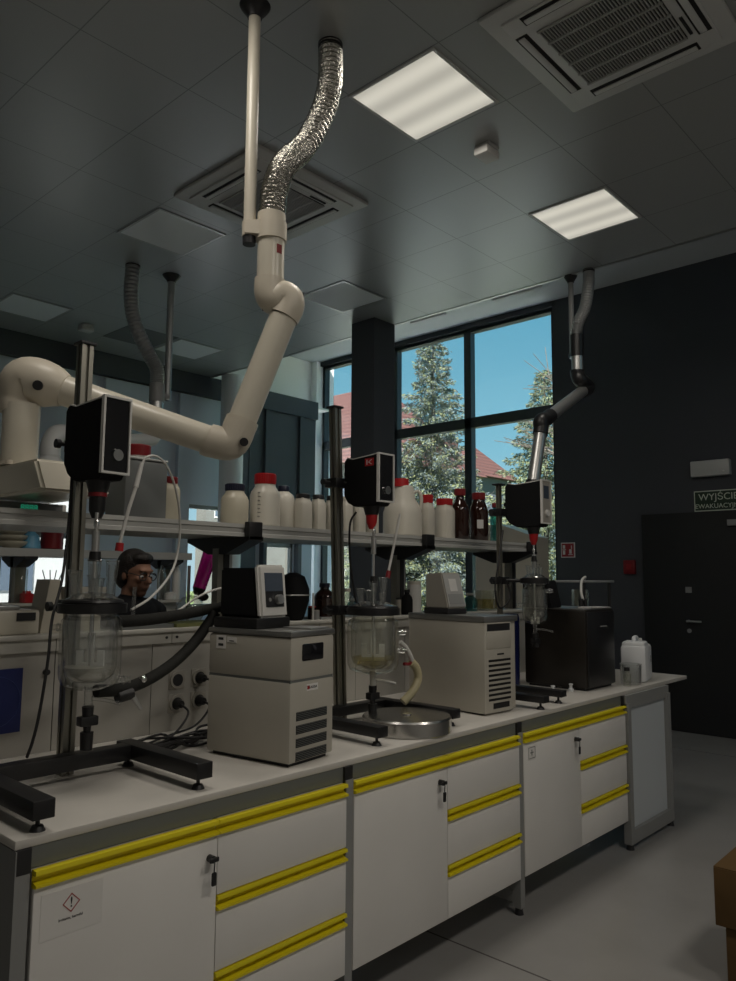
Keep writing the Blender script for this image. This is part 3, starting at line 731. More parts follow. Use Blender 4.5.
def reactor(c, label, r, zb, zr, zl, cone, liquid, gl, out, necks):
    t = thing('glass_reactor', (c[0], c[1], zb), label, 'glass reactor')
    C0 = (c[0], c[1], 0); ri = r*.86
    H = zr-zb
    prof = [(.016, zb-cone*.2), (r*.62, zb+.003), (r*.90, zb+.018), (r*.985, zb+.042), (r, zb+.075), (r, zr-.05), (r*.96, zr-.025), (r*.80, zr-.012), (r*.80, zr), (r*.84, zr+.006)]
    MB().lathe(prof, C0, 40).build('jacket', gl, t)
    inn = [(.0, zb+.018), (ri*.6, zb+.024), (ri*.9, zb+.045), (ri, zb+.075), (ri, zr-.04), (ri*.9, zr-.012)]
    MB().lathe(inn, C0, 36).build('inner_vessel', M['glass'], t)
    lv = liquid[1]
    MB().lathe([(0, zb+.021), (ri*.58, zb+.027), (ri*.88, zb+.048), (ri*.96, zb+.07), (ri*.96, max(lv, zb+.072)), (0, max(lv, zb+.072))], C0, 36).build('liquid', liquid[0], t)
    MB().lathe([(r*.66, zr+.004), (r*1.0, zr+.004), (r*1.0, zl-.004), (r*.66, zl-.004)], C0, 36).build('flange', M['glass'], t)
    ld = MB(); ld.torus((c[0], c[1], zl+.004), r*.90, .010, 40); ld.build('clamp_band', M['black'], t)
    lid = MB().lathe([(r*.92, zl), (r*.9, zl+.012), (r*.6, zl+.03), (.02, zl+.036), (0, zl+.036)], C0, 32).build('lid', M['glass'], t)
    for ax, ay, nr, nh, tilt, stop in necks:
        base = Vector((c[0]+ax, c[1]+ay, zl+.02)); dirv = Vector((ax*tilt, ay*tilt, 1)).normalized()
        e = base+dirv*nh
        n = MB(); n.cyl(base, base+dirv*nh*.55, nr*.72, nr*.72, 16, cap=False); n.cyl(base+dirv*nh*.55, e, nr*.8, nr, 16, cap=False); n.torus(e, nr, .0025, 20, 6)
        n.cyl(base+dirv*nh*.1, base+dirv*nh*.9, nr*.45, nr*.6, 14)
        no = n.build('neck', M['glass'], t)
        if stop: MB().cyl(e-dirv*.004, e+dirv*stop[1], nr*.95, nr*.8, 16).build('stopper', M[stop[0]], no)
    # side ports and bottom valve
    pd = Vector((.68, -.73, 0))
    for q, zz in out[1]:
        p = Vector((c[0], c[1], zz)); dq = pd if q > 0 else -pd
        sp_ = MB(); sp_.cyl(p+dq*r*.93, p+dq*(r+.035), .011, .010, 14); sp_.torus(p+dq*(r+.012), .012, .003, 16, 6, axis='x'); sp_.build('side_port', M['glass'], t)
    z0 = out[0]
    MB().cyl((*c, zb+.01), (*c, zb-.055), .014, .013, 16).build('outlet', M['white'] if out[2] else M['glass'], t)
    v = MB(); v.cyl((*c, zb-.055), (*c, zb-.085), .019, .017, 16); v.box(c[0]-.03, c[0]+.03, c[1]-.018, c[1]+.018, zb-.115, zb-.085, bev=.004); v.cyl((*c, zb-.115), (*c, zb-.135), .013, .011, 14); v.cyl((*c, zb-.135), (*c, z0), .021, .019, 16)
    vo = v.build('drain_valve', M['black'], t)
    e = Vector((c[0], c[1], zb-.03)); MB().tube([e+pd*.01, e+pd*.06+Vector((0, 0, -.006)), e+pd*.105+Vector((0, 0, -.016))], .006, 10).build('drain_arm', M['white'] if out[2] else M['glass'], t)
    return t
reactor(S1, 'nearest glass jacketed vessel with milky liquid, hanging from the left stand', .097, 1.205, 1.452, 1.478, .03, (M['liquid'], 1.262), M['jacket'], (1.015, ((1, 1.235), (-1, 1.40)), False),
        ((-.045, .035, .022, .085, .8, None), (.055, -.01, .021, .118, .42, None), (.0, .0, .022, .12, 0, ('black', .028)), (-.01, -.05, .018, .06, .4, None), (.025, .05, .02, .07, .5, None)))
reactor(S2, 'middle glass vessel with yellowish liquid at its bottom, on the middle stand', .117, 1.135, 1.395, 1.425, .03, (M['yliquid'], 1.185), M['jackclear'], (.965, ((1, 1.315), (1, 1.235)), True),
        ((-.05, .03, .020, .07, .8, None), (.045, -.02, .020, .12, .35, None), (.0, .0, .020, .10, 0, ('black', .026)), (.0, -.055, .018, .05, .4, None), (.03, .055, .018, .06, .5, None)))
reactor(S3, 'small clear glass vessel before the black chiller, on the farthest stand', .073, 1.30, 1.525, 1.557, .03, (M['glass'], 1.345), M['jackclear'], (1.20, ((1, 1.49), (-1, 1.41)), False),
        ((-.03, .02, .016, .06, .8, None), (.032, .0, .016, .07, .5, None), (.0, .0, .018, .09, 0, ('black', .03)), (.02, -.03, .014, .05, .5, None)))

def ray(px, py, y): return at(px, py, 'y', y)
t = thing('temperature_probe', ray(119, 548, .345), 'white temperature probe with looping cable at the nearest vessel', 'temperature probe')
MB().tube([ray(119, 546, .345), ray(128, 512, .345), ray(139, 478, .345)], .006, 10).build('probe_rod', M['tubew'], t)
MB().cyl(ray(136, 487, .345), ray(142, 463, .345), .0085, .007, 12).build('probe_handle', M['white'], t)
MB().tube([ray(142, 464, .345), ray(147, 457, .345), ray(158, 457, .36), ray(169, 470, .40), ray(177, 495, .45), ray(180, 525, .50), ray(177, 556, .52), ray(168, 578, .48), ray(150, 598, .43), ray(131, 610, .39)], .0045, 10).build('probe_cable', M['tubew'], t)
MB().cyl(ray(119, 551, .345), ray(120, 543, .345), .014, .013, 14).build('screw_cap', M['red'], t)
t = thing('temperature_probe', ray(388, 578, .33), 'white temperature probe leaning from the middle vessel', 'temperature probe')
MB().tube([ray(388, 574, .33), ray(394, 545, .33), ray(400, 514, .33)], .0062, 10).build('probe_rod', M['tubew'], t)
MB().cyl(ray(387.5, 578, .33), ray(389, 571, .33), .012, .011, 14).build('screw_cap', M['redd'], t)
t = MB().cyl(ray(133, 615, .30), ray(135, 587, .30), .007, seg=12).build('glass_tube', M['glass']); tag(t, 'short clear glass tube standing beside the nearest vessel lid', 'glass tube')
t = MB().tube([ray(231, 586, .62), ray(214, 590, .60), ray(198, 597, .58), ray(182, 608, .56), ray(170, 616, .54)], .0042, 10).build('white_hose', M['tubew']); tag(t, 'thin white hose running from behind the near controller head', 'hose')

# insulated hoses of the first reactor
def hose(pts, r, label, m='hose', name='insulated_hose'):
    o = MB().tube(pts, r, 16).build(name, M[m]); return tag(o, label, 'hose')
hose([ray(104, 621, .40), ray(130, 621, .40), ray(160, 618, .45), ray(190, 613, .50), ray(215, 608, .54), ray(228, 606, .55)], .021, 'thick black insulated hose, the upper one, from the nearest vessel to the near chiller')
hose([ray(96, 691, .35), ray(122, 689, .36), ray(147, 680, .40), ray(172, 664, .45), ray(193, 644, .50), ray(208, 624, .52), ray(216, 612, .51)], .021, 'thick black insulated hose, the lower sagging one, below the nearest vessel')
t = thing('hose_coupling', ray(130, 692, .35), 'grey metal hose tap under the sagging black hose', 'hose tap')
MB().cyl(ray(117, 697, .35), ray(132, 693, .35), .022, .020, 16).build('coupling_body', M['black'], t)
MB().cyl(ray(131, 694, .345), ray(141, 709, .335), .010, .006, 12).build('spigot', M['alu'], t)
MB().ell(ray(143, 679, .37), .014, .014, .014).build('clamp_screw', M['chrome'], t)
# silicone tubing of the second reactor
t = thing('silicone_tube', ray(404, 660, .30), 'yellowed silicone tube curving down beside the middle vessel', 'tube')
MB().tube([ray(400, 642, .32), ray(406, 648, .31), ray(411, 658, .30), ray(414, 666, .30)], .012, 14).build('upper_tube', M['tubew'], t)
MB().tube([ray(411, 662, .30), ray(416, 668, .30), ray(418, 678, .30), ray(414, 689, .30), ray(408, 697, .31), ray(403, 702, .32)], .020, 14).build('tube_loop', M['tubey'], t)
MB().tube([ray(404, 664, .30), ray(409, 664, .30), ray(412, 662, .30)], .008, 10).build('red_clip', M['redd'], t)
# cables of the stirrers
for pts, lab in (([ray(72, 478, .50), ray(68, 530, .50), ray(62, 580, .47), ray(52, 620, .40), ray(48, 660, .37), ray(40, 710, .36), ray(33, 740, .36), ray(27, 757, .40)], 'black cable hanging from the nearest stirrer down the left stand'),
                 ([ray(356, 512, .42), ray(350, 525, .46), ray(350, 560, .48), ray(354, 590, .48), ray(357, 606, .47)], 'black cable hanging from the middle stirrer beside its pole'),
                 ([ray(503, 530, .44), ray(498, 565, .42), ray(495, 590, .42), ray(500, 608, .42), ray(510, 598, .42), ray(506, 580, .44), ray(499, 577, .45)], 'black cable looped on the farthest stand')):
    o = MB().tube(pts, .005, 8).build('power_cable', M['cable']); tag(o, lab, 'cable')

o = MB().tube([ray(441, 598, .50), ray(430, 606, .60), ray(421, 628, .66), ray(416, 660, .68), ray(412, 690, .68)], .007, 8).build('power_cable', M['cable']); tag(o, 'black cable dropping behind the middle grey chiller from its controller head', 'cable')
# ================================================================ CHILLERS
def chiller(c, rz, w, d, h): return (Matrix.Translation((c[0], c[1], .9)) @ Matrix.Rotation(R_(rz), 4, 'Z')) @ Vector((w/2, d/2, 0))
# local axes: x across the front, y to the back, origin at the middle of the base
rz = 8; w, d, h = .255, .415, .465
t = thing('circulation_chiller', chiller((.960, .047), rz, w, d, h), 'near white chiller with black-and-white controller head, beside the nearest stand', 'chiller', rz=R_(rz))
x0, x1, y0, y1 = -w/2, w/2, -d/2, d/2
MB().box(x0, x1, y0, y1, .012, .295, bev=.012).build('lower_body', M['chill'], t, world=False)
MB().box(x0, x1, y0, y1, .298, .452, bev=.012).build('upper_body', M['chill'], t, world=False)
MB().box(x0+.004, x1-.004, y0+.004, y1-.004, .29, .302).build('body_joint', M['apron'], t, world=False)
MB().box(x0-.002, x1+.002, y0-.002, y1+.002, .452, .472, bev=.004).build('top_plate', M['chilltop'], t, world=False)
MB().box(x0+.02, x1-.02, y0+.02, y1-.02, 0, .012).build('plinth', M['dkplas'], t, world=False)
MB().box(x0+.062, x0+.185, y0-.004, y0+.004, .365, .425, bev=.006).build('level_window', M['screenblk'], t, world=False)
for i in range(4):
    z = .172-.046*i
    v = MB().box(x0+.034, x0+.212, y0-.001, y0+.004, z-.015, z+.016).build('vent', M['slot'], t, world=False)
    g = MB()
    for j in range(5): g.box(x0+.036, x0+.210, y0-.0025, y0-.0005, z-.011+.006*j, z-.0095+.006*j)
    g.build('vent_mesh', M['apron'], v, world=False)
lb = MB().box(x0+.09, x0+.155, y0-.0015, y0+.001, .256, .280).build('logo_plate', M['stick'], t, world=False); lb['label'] = 'small white plate with black and red print'
fm = Matrix(((1, 0, 0, x0+.128), (0, 0, -1, y0-.0018), (0, 1, 0, .268), (0, 0, 0, 1)))
text_mesh('logo_print', 'LAUDA', .013, M['ink'], fm, lb, world=False)
b = MB(); b.box(x0+.093, x0+.106, y0-.002, y0-.0015, .262, .275); b.build('logo_mark', M['signred'], lb, world=False)
for a, c_, z0, z1, l in ((.115, .165, .395, .445, 1), (.06, .108, .42, .44, 0)):
    s = MB().box(x0-.0015, x0+.001, a, c_, z0, z1).build('sticker', M['stick'], t, world=False); s['label'] = 'small white sticker with black print'
    g = MB()
    for j in range(2 if l else 1): g.box(x0-.002, x0-.0015, a+.012, c_-.012, z0+(z1-z0)*(.2+.45*j), z0+(z1-z0)*(.38+.45*j))
    g.build('print', M['ink'], s, world=False)
XH = .0
MB().box(-.115, .075, -.03, y1-.01, .472, .512, bev=.006).build('head_base', M['black'], t, world=False)
MB().box(x0+.135, x1-.01, y0+.02, -.05, .472, .478, bev=.002).build('bath_cover', M['alu'], t, world=False)
def tilted(mb, xa, xb, ya, yb, za, zb, s, bev):
    mb.hull8([(xa, ya, za), (xb, ya, za), (xb, yb, za), (xa, yb, za), (xa, ya+s, zb), (xb, ya+s, zb), (xb, yb+(s if yb < ya+.06 else 0), zb), (xa, yb+(s if yb < ya+.06 else 0), zb)])
    bmesh.ops.bevel(mb.bm, geom=list(mb.bm.edges), offset=bev, segments=2, affect='EDGES'); return mb
tilted(MB(), -.088, .060, -.005, .195, .514, .700, .022, .008).build('controller_head', M['matte'], t, world=False)
fo = tilted(MB(), -.090, .064, -.030, -.002, .512, .712, .022, .009).build('front_frame', M['white'], t, world=False)
def slant(x, z): return (x, -.031+(z-.512)*.11, z)
def quad(mb, xa, xb, za, zb, out):
    pts = []
    for xx, zz in ((xa, za), (xb, za), (xb, zb), (xa, zb)):
        p = slant(xx, zz); pts.append((p[0], p[1]-out, p[2]))
    pts += [(p[0], p[1]+out+.004, p[2]) for p in pts]
    return mb.hull8(pts)
quad(MB(), -.062, .040, .612, .682, .0015).build('display', M['screen'], fo, world=False)
quad(MB(), -.062, .040, .552, .612, .001).build('key_field', M['dkplas'], fo, world=False)
p = slant(.006, .580); MB().cyl((p[0], p[1], p[2]), (p[0], p[1]-.018, p[2]+.002), .019, .018, 24).build('dial', M['alu'], fo, world=False)
p = slant(-.040, .580); MB().cyl((p[0], p[1], p[2]), (p[0], p[1]-.004, p[2]), .007, seg=14).build('button', M['frame'], fo, world=False)

rz = -4; w, d, h = .27, .51, .475
t = thing('circulation_chiller', chiller((2.288, .122), rz, w, d, h), 'middle grey chiller with slotted front and grey controller head, behind the steel pan', 'chiller', rz=R_(rz))
x0, x1, y0, y1 = -w/2, w/2, -d/2, d/2
MB().box(x0, x1-.05, y0, y1, .008, .448, bev=.006).build('body', M['chill'], t, world=False)
MB().box(x1-.046, x1, y0+.012, y1, .010, .452, bev=.008).build('side_column', M['chill'], t, world=False)
MB().box(x0-.003, x1+.003, y0-.003, y1+.003, .448, .478, bev=.004).build('top_plate', M['chilltop'], t, world=False)
MB().box(x0+.02, x1-.02, y0+.03, y1-.02, 0, .010).build('plinth', M['dkplas'], t, world=False)
MB().box(x0+.02, x1-.065, y0-.001, y0+.006, .405, .44).build('handle_recess', M['dkplas'], t, world=False)
MB().box(x0+.015, x1-.06, y0-.004, y0+.006, .318, .40, bev=.003).build('front_cover', M['chill'], t, world=False)
for i in range(9): MB().box(x0+.03, x1-.062, y0-.0012, y0+.004, .255-.0235*i, .266-.0235*i).build('vent_slot', M['slot'], t, world=False)
MB().box(x0+.065, x1-.075, y0-.0015, y0+.004, .028, .055).build('drain_recess', M['slot'], t, world=False)
MB().box(x0+.10, x0+.155, y0-.0012, y0+.002, .286, .294).build('logo_print', M['ink'], t, world=False)
MB().box(x1-.002, x1+.004, y0+.05, y0+.07, .24, .27).build('catch', M['black'], t, world=False)
MB().box(-.132, .02, -.02, .15, .478, .508, bev=.005).build('head_base', M['dkplas'], t, world=False)
hp = MB(); hp.hull8([(-.128, -.02, .508), (.018, -.02, .508), (.018, .14, .508), (-.128, .14, .508), (-.128, .03, .692), (.018, .03, .692), (.018, .14, .686), (-.128, .14, .686)])
bmesh.ops.bevel(hp.bm, geom=list(hp.bm.edges), offset=.005, segments=2, affect='EDGES'); ho = hp.build('controller_head', M['chillgrey'], t, world=False)
def slant(x, z): return (x, -.021+(z-.508)*.272, z)
quad(MB(), -.122, .012, .518, .684, .002).build('front_frame', M['grill'], ho, world=False)
quad(MB(), -.088, -.03, .595, .660, .004).build('display', M['label'], ho, world=False)
quad(MB(), -.112, .0, .530, .582, .004).build('key_field', M['frame'], ho, world=False)

rz = 0; w, d, h = .385, .42, .484
t = thing('circulation_chiller', chiller((3.385, .142), rz, w, d, h), 'big black chiller at the far end of the bench beside the white canister', 'chiller', rz=R_(rz))
x0, x1, y0, y1 = -w/2, w/2, -d/2, d/2
MB().box(x0, x1, y0, y1, .012, h-.006, bev=.014).build('body', M['bhsg'], t, world=False)
MB().box(x0+.015, x1-.015, y0-.008, y0+.004, .02, h-.02, bev=.005).build('front_door', M['black'], t, world=False)
MB().box(x0+.02, x1-.02, y0+.02, y1-.02, 0, .012).build('plinth', M['dkplas'], t, world=False)
MB().box(x0+.01, x1-.005, y0+.01, y1-.01, h-.008, h, bev=.003).build('top_plate', M['chilltop'], t, world=False)
MB().box(-.02, .07, y0-.012, y0-.006, .37, .378).build('front_handle', M['frame'], t, world=False)
hp = MB(); hp.hull8([(x0-.03, .0, h), (x0+.11, .0, h), (x0+.11, .2, h), (x0-.03, .2, h), (x0-.03, .035, h+.17), (x0+.10, .035, h+.17), (x0+.10, .2, h+.16), (x0-.03, .2, h+.16)])
bmesh.ops.bevel(hp.bm, geom=list(hp.bm.edges), offset=.006, segments=2, affect='EDGES'); hp.build('controller_head', M['matte'], t, world=False)
for x in (.03, .085):
    f = MB(); f.cyl((x, -.07, h), (x, -.07, h+.04), .017, .015, 16); f.cyl((x, -.07, h+.04), (x, -.07, h+.055), .020, .018, 8); f.build('hose_port', M['black'], t, world=False)
o = MB().box(3.47, 3.56, .17, .24, 1.3845, 1.392, rot=.3).build('notepad', M['label']); tag(o, 'small white pad lying on the black chiller', 'notepad')
o = MB().box(3.60, 3.75, .16, .26, 1.3845, 1.388, rot=-.1).build('paper_sheet', M['label']); tag(o, 'pale sheet of paper on the front of the black chiller top', 'paper')
o = MB().tube([(3.615, .27, 1.43), (3.63, .29, 1.48), (3.72, .33, 1.55), (3.83, .36, 1.575), (3.9, .40, 1.56)], .008, 10).build('clear_hose', M['tubew']); tag(o, 'pale hose arching up from the black chiller top', 'hose')
o = MB().lathe([(.0, 0), (.06, 0), (.065, .01), (.065, .42), (.06, .44), (0, .44)], (3.30, .62, .9)).build('blue_cylinder', mat('blue_glass_cylinder', (.010, .016, .09), .15)); tag(o, 'tall dark blue cylinder behind the small clear vessel', 'cylinder')

# ---------------------------------------------------------------- small things on the worktop
t = thing('steel_pan', (1.775, .19, .9), 'round flat stainless steel pan under the middle vessel', 'pan')
MB().lathe([(0, 0), (.192, 0), (.196, .004), (.196, .060), (.190, .068), (.180, .069), (0, .067)], (1.77, .185, .9), 56).build('drum', M['steel'], t)
MB().cyl((1.77, .185, .967), (1.77, .185, .972), .02, seg=20).build('centre_knob', M['chrome'], t)
t = thing('canister', (4.11, .15, .9), 'white plastic canister at the far end of the bench', 'canister', rz=R_(14))
b = MB(); b.box(-.125, .125, -.08, .08, 0, .235, bev=.022); b.build('body', M['jug'], t, world=False)
b = MB(); b.box(-.115, .03, -.072, .072, .21, .257, bev=.015); b.build('shoulder', M['jug'], t, world=False)
b = MB(); b.tube([(-.085, 0, .245), (-.07, 0, .276), (0, 0, .278), (.03, 0, .27), (.045, 0, .225)], .014, 12); b.build('handle', M['jug'], t, world=False)
MB().cyl((.085, 0, .232), (.085, 0, .268), .026, .025, 20).build('cap', M['white'], t, world=False)
b = MB(); b.cyl((.06, -.0805, .15), (.06, -.0815, .15), .012, seg=16); b.box(.04, .05, -.0815, -.0805, .12, .14); b.box(.068, .08, -.0815, -.0805, .115, .135); b.build('print', M['frame'], t, world=False)
t = thing('beaker', (3.88, .09, .9), 'clear plastic beaker in front of the white canister', 'beaker')
b = MB().lathe([(0, .004), (.060, .004), (.064, .012), (.066, .125), (.069, .128), (.066, .130), (.062, .125), (.060, .014), (0, .012)], (3.88, .09, .9), 28); b.build('cup', M['glass'], t)
t = thing('vial', (3.79, .075, .9), 'small clear bottle with dark cap beside the beaker', 'bottle')
MB().lathe([(0, 0), (.022, 0), (.024, .004), (.024, .07), (.014, .085), (.014, .095), (0, .095)], (3.79, .075, .9), 20).build('glass', M['jackclear'], t)
MB().cyl((3.79, .075, .993), (3.79, .075, 1.015), .017, seg=16).build('cap', M['dkplas'], t)
for i, (px, py, l) in enumerate(((553, 693, 'small translucent plastic connector on the worktop, the nearest of three by the far stand'), (560, 688, 'small translucent plastic connector on the worktop, the middle of three by the far stand'), (571, 691, 'small translucent plastic connector on the worktop, the one nearest the black chiller'))):
    P = at(px, py, 'z', .9)
    t = thing('plastic_connector', P, l, 'connector', group='plastic connectors by the far stand')
    MB().lathe([(0, 0), (.017, 0), (.017, .012), (.009, .016), (.009, .034), (.013, .036), (.013, .042), (0, .042)], P, 16).build('body', M['jackclear'] if i == 1 else M['jug'], t)
t = thing('equipment_rack', (4.25, .62, .9), 'dark rack with a flat top plate behind the black chiller', 'rack')
MB().box(4.10, 4.57, .50, .78, 1.535, 1.55, bev=.003).build('top_plate', M['frame'], t)
for x, y in ((4.13, .53), (4.54, .53), (4.13, .75), (4.54, .75)): MB().cyl((x, y, .9), (x, y, 1.536), .013, seg=12).build('leg', M['dkplas'], t)
MB().box(4.15, 4.52, .54, .74, .90, 1.30, bev=.01).build('unit', M['matte'], t)
o = MB().lathe([(0, 0), (.055, 0), (.06, .01), (.06, .18), (.056, .18), (.055, .012), (0, .012)], (4.3, .64, 1.302), 24).build('beaker', M['jackclear']); tag(o, 'clear beaker standing in the dark rack behind the black chiller', 'beaker')
#PART4
# ================================================================ BOTTLES ON THE SHELF
ZSH = 1.812
def bottle(px0, px1, pytop, label, kind='wide', cap='black', body='milky', y=1.0, group=None, caph=.03, name='bottle'):
    a = at(px0, 520, 'y', y); b = at(px1, 520, 'y', y); cx = (a.x+b.x)/2
    dep = float((np.array((cx, y, ZSH))-CAM) @ CF); r = (px1-px0)*dep/FPX/2
    H = at((px0+px1)/2, pytop, 'y', y).z-ZSH
    t = thing(name, (cx, y, ZSH), label, 'bottle', group=group)
    C0 = (cx, y, ZSH); hb = H-caph
    if kind == 'wide':          # square-shouldered powder jar
        prof = [(0, 0), (r*.9, 0), (r, .008), (r, hb*.80), (r*.93, hb*.88), (r*.80, hb*.94), (r*.78, hb), (0, hb)]; cr = r*.84
    elif kind == 'jar':
        prof = [(0, 0), (r*.9, 0), (r, .01), (r, hb*.72), (r*.9, hb*.82), (r*.68, hb*.93), (r*.66, hb), (0, hb)]; cr = r*.70
    elif kind == 'round':
        prof = [(0, 0), (r*.9, 0), (r, .012), (r, hb*.68), (r*.95, hb*.78), (r*.78, hb*.9), (r*.45, hb*.97), (r*.42, hb), (0, hb)]; cr = r*.48
    elif kind == 'narrow':      # glass reagent bottle
        prof = [(0, 0), (r*.92, 0), (r, .01), (r, hb*.66), (r*.9, hb*.76), (r*.58, hb*.86), (r*.46, hb*.91), (r*.46, hb), (0, hb)]; cr = r*.60
    MB().lathe(prof, C0, 32, sq=.25 if kind == 'wide' else 0).build('body', M[body], t)
    cp = MB(); cp.lathe([(0, hb-.004), (cr*.97, hb-.004), (cr, hb), (cr, H-.003), (cr*.94, H), (0, H)], C0, 28)
    if caph > .028:
        for k in range(28):
            a_ = 2*PI*k/28; cp.cyl((cx+math.cos(a_)*cr, y+math.sin(a_)*cr, ZSH+hb+.002), (cx+math.cos(a_)*cr, y+math.sin(a_)*cr, ZSH+H-.004), .0015, seg=5)
    cp.build('cap', M[cap], t)
    return t, cx, r, H
bottle(155, 178, 477, 'white bottle with dark red cap behind the grey box on the shelf', 'wide', 'redd', 'milky', caph=.028)
bottle(220, 248, 484, 'white jar with black cap, left of the tall red-capped bottle on the shelf', 'jar', 'navy', 'milky', caph=.032)
t, cx, r, H = bottle(249, 279.5, 474, 'tall white bottle with bright red cap and graduation marks on the shelf', 'jar', 'red', 'milkw', y=.98, caph=.05)
g = MB()
for k in range(7):
    a0 = R_(205); z = ZSH+.05+.02*k
    w = .016 if k % 2 else .011
    for j in range(3):
        a1 = a0+j*w/3/r; rr = r+.0006
        g.box(cx+rr*math.cos(a1)-.002, cx+rr*math.cos(a1)+.002, .98+rr*math.sin(a1)-.002, .98+rr*math.sin(a1)+.002, z, z+.0028)
g.build('graduation', M['apron'], t)
bottle(271, 295, 486, 'white round bottle with dark blue cap just right of the tall red-capped one', 'round', 'navy', 'milkw', y=1.08, caph=.026)
bottle(294, 311, 494, 'white jar with black cap, first of three alike right of the round white bottle', 'wide', 'dkplas', 'milkw', caph=.022, group='white jars with black caps in a row')
bottle(311, 325, 495, 'white jar with black cap, middle of three alike left of the leaning pole', 'wide', 'dkplas', 'milkw', caph=.022, group='white jars with black caps in a row')
bottle(325, 339, 496, 'white jar with black cap behind the leaning pole', 'wide', 'dkplas', 'milkw', caph=.022, group='white jars with black caps in a row')
bottle(339, 352, 497, 'white bottle left behind the red-badged stirrer, right of the leaning pole', 'wide', 'milkw', 'milkw', caph=.02, group='white bottles behind the middle stirrer')
bottle(352, 365, 498, 'white bottle hidden behind the middle of the red-badged stirrer', 'wide', 'milkw', 'milkw', caph=.02, group='white bottles behind the middle stirrer')
bottle(365, 378, 499, 'white bottle behind the red chuck of the middle stirrer', 'wide', 'milkw', 'milkw', caph=.02, group='white bottles behind the middle stirrer')
# shelf canister with a grip
a = at(384, 520, 'y', 1.02).x; b_ = at(420, 520, 'y', 1.02).x; cx = (a+b_)/2
t = thing('jerrycan', (cx, 1.02, ZSH), 'white canister with red cap and side grip right of the red-badged stirrer', 'canister')
r = 36*4.75/760/2
MB().lathe([(0, 0), (r*.92, 0), (r, .012), (r, .15), (r*.86, .20), (r*.66, .235), (r*.60, .30), (r*.52, .318), (0, .318)], (cx, 1.02, ZSH), 32, sq=.2).build('body', M['milkw'], t)
MB().cyl((cx-.02, 1.02, ZSH+.31), (cx-.02, 1.02, ZSH+.36), r*.48, r*.46, 24).build('cap', M['red'], t)
MB().tube([(cx+r*.40, 1.02-r*.40, ZSH+.275), (cx+r*.62, 1.02-r*.62, ZSH+.285), (cx+r*.74, 1.02-r*.74, ZSH+.25), (cx+r*.72, 1.02-r*.72, ZSH+.19), (cx+r*.66, 1.02-r*.66, ZSH+.15)], .011, 10).build('grip', M['milkw'], t)
bottle(420, 434, 495, 'smaller white bottle with red cap, left of two beside the white canister', 'wide', 'red', 'milkw', caph=.05)
bottle(435, 454, 499, 'wider white bottle with red cap standing left of the brown bottles', 'wide', 'red', 'milkw', caph=.04)
bottle(451, 469, 489, 'dark brown glass bottle with red cap, the left and taller of two', 'narrow', 'redd', 'amber', caph=.042)
t, cx, r, H = bottle(469.5, 488, 493, 'dark brown glass bottle with paper label and red cap, the right of two', 'jar', 'redd', 'amber', caph=.045)
d = Vector((-.74, -.67, 0)); p = Vector((cx, 1.0, 0))+d*(r+.001); n2 = Vector((-d.y, d.x, 0))*.022
MB().hull8([(*(p-n2)[:2], ZSH+.09), (*(p+n2)[:2], ZSH+.09), (*(p+n2-d*.004)[:2], ZSH+.09), (*(p-n2-d*.004)[:2], ZSH+.09), (*(p-n2)[:2], ZSH+.15), (*(p+n2)[:2], ZSH+.15), (*(p+n2-d*.004)[:2], ZSH+.15), (*(p-n2-d*.004)[:2], ZSH+.15)]).build('paper_label', M['label'], t)
bottle(490, 501, 503, 'small teal bottle with dark red cap at the right end of the shelf', 'narrow', 'redd', 'teal', caph=.03)
t = thing('storage_box', (.94, 1.03, ZSH), 'tall grey box on the shelf behind the nearest stirrer', 'box')
MB().box(.80, 1.01, .95, 1.12, ZSH, 2.07, bev=.012).build('body', M['greybox'], t)
MB().box(.80, 1.01, .95, 1.12, 2.072, 2.082, bev=.003).build('lid', M['acw'], t)
t = thing('capped_jar', (.90, 1.03, 2.082), 'small dark red capped jar on top of the tall grey box', 'jar')
MB().lathe([(0, 0), (.052, 0), (.055, .005), (.055, .014), (0, .014)], (.90, 1.03, 2.082), 24).build('jar', M['white'], t)
MB().lathe([(0, .014), (.058, .014), (.058, .06), (.054, .064), (0, .064)], (.90, 1.03, 2.082), 28).build('cap', M['redd'], t)
t = thing('display_unit', (.35, 1.16, ZSH), 'low white unit with green display under the big beige hood', 'display unit')
MB().box(.12, .62, 1.10, 1.25, ZSH, 1.862, bev=.006).build('case', M['white'], t)
MB().box(.14, .60, 1.097, 1.10, ZSH+.01, 1.858).build('front_window', M['greybox'], t)
t2 = text_mesh('display', '8888', .036, M['green'], Matrix(((1, 0, 0, .46), (0, 0, -1, 1.0965), (0, 1, 0, 1.838), (0, 0, 0, 1))), t)

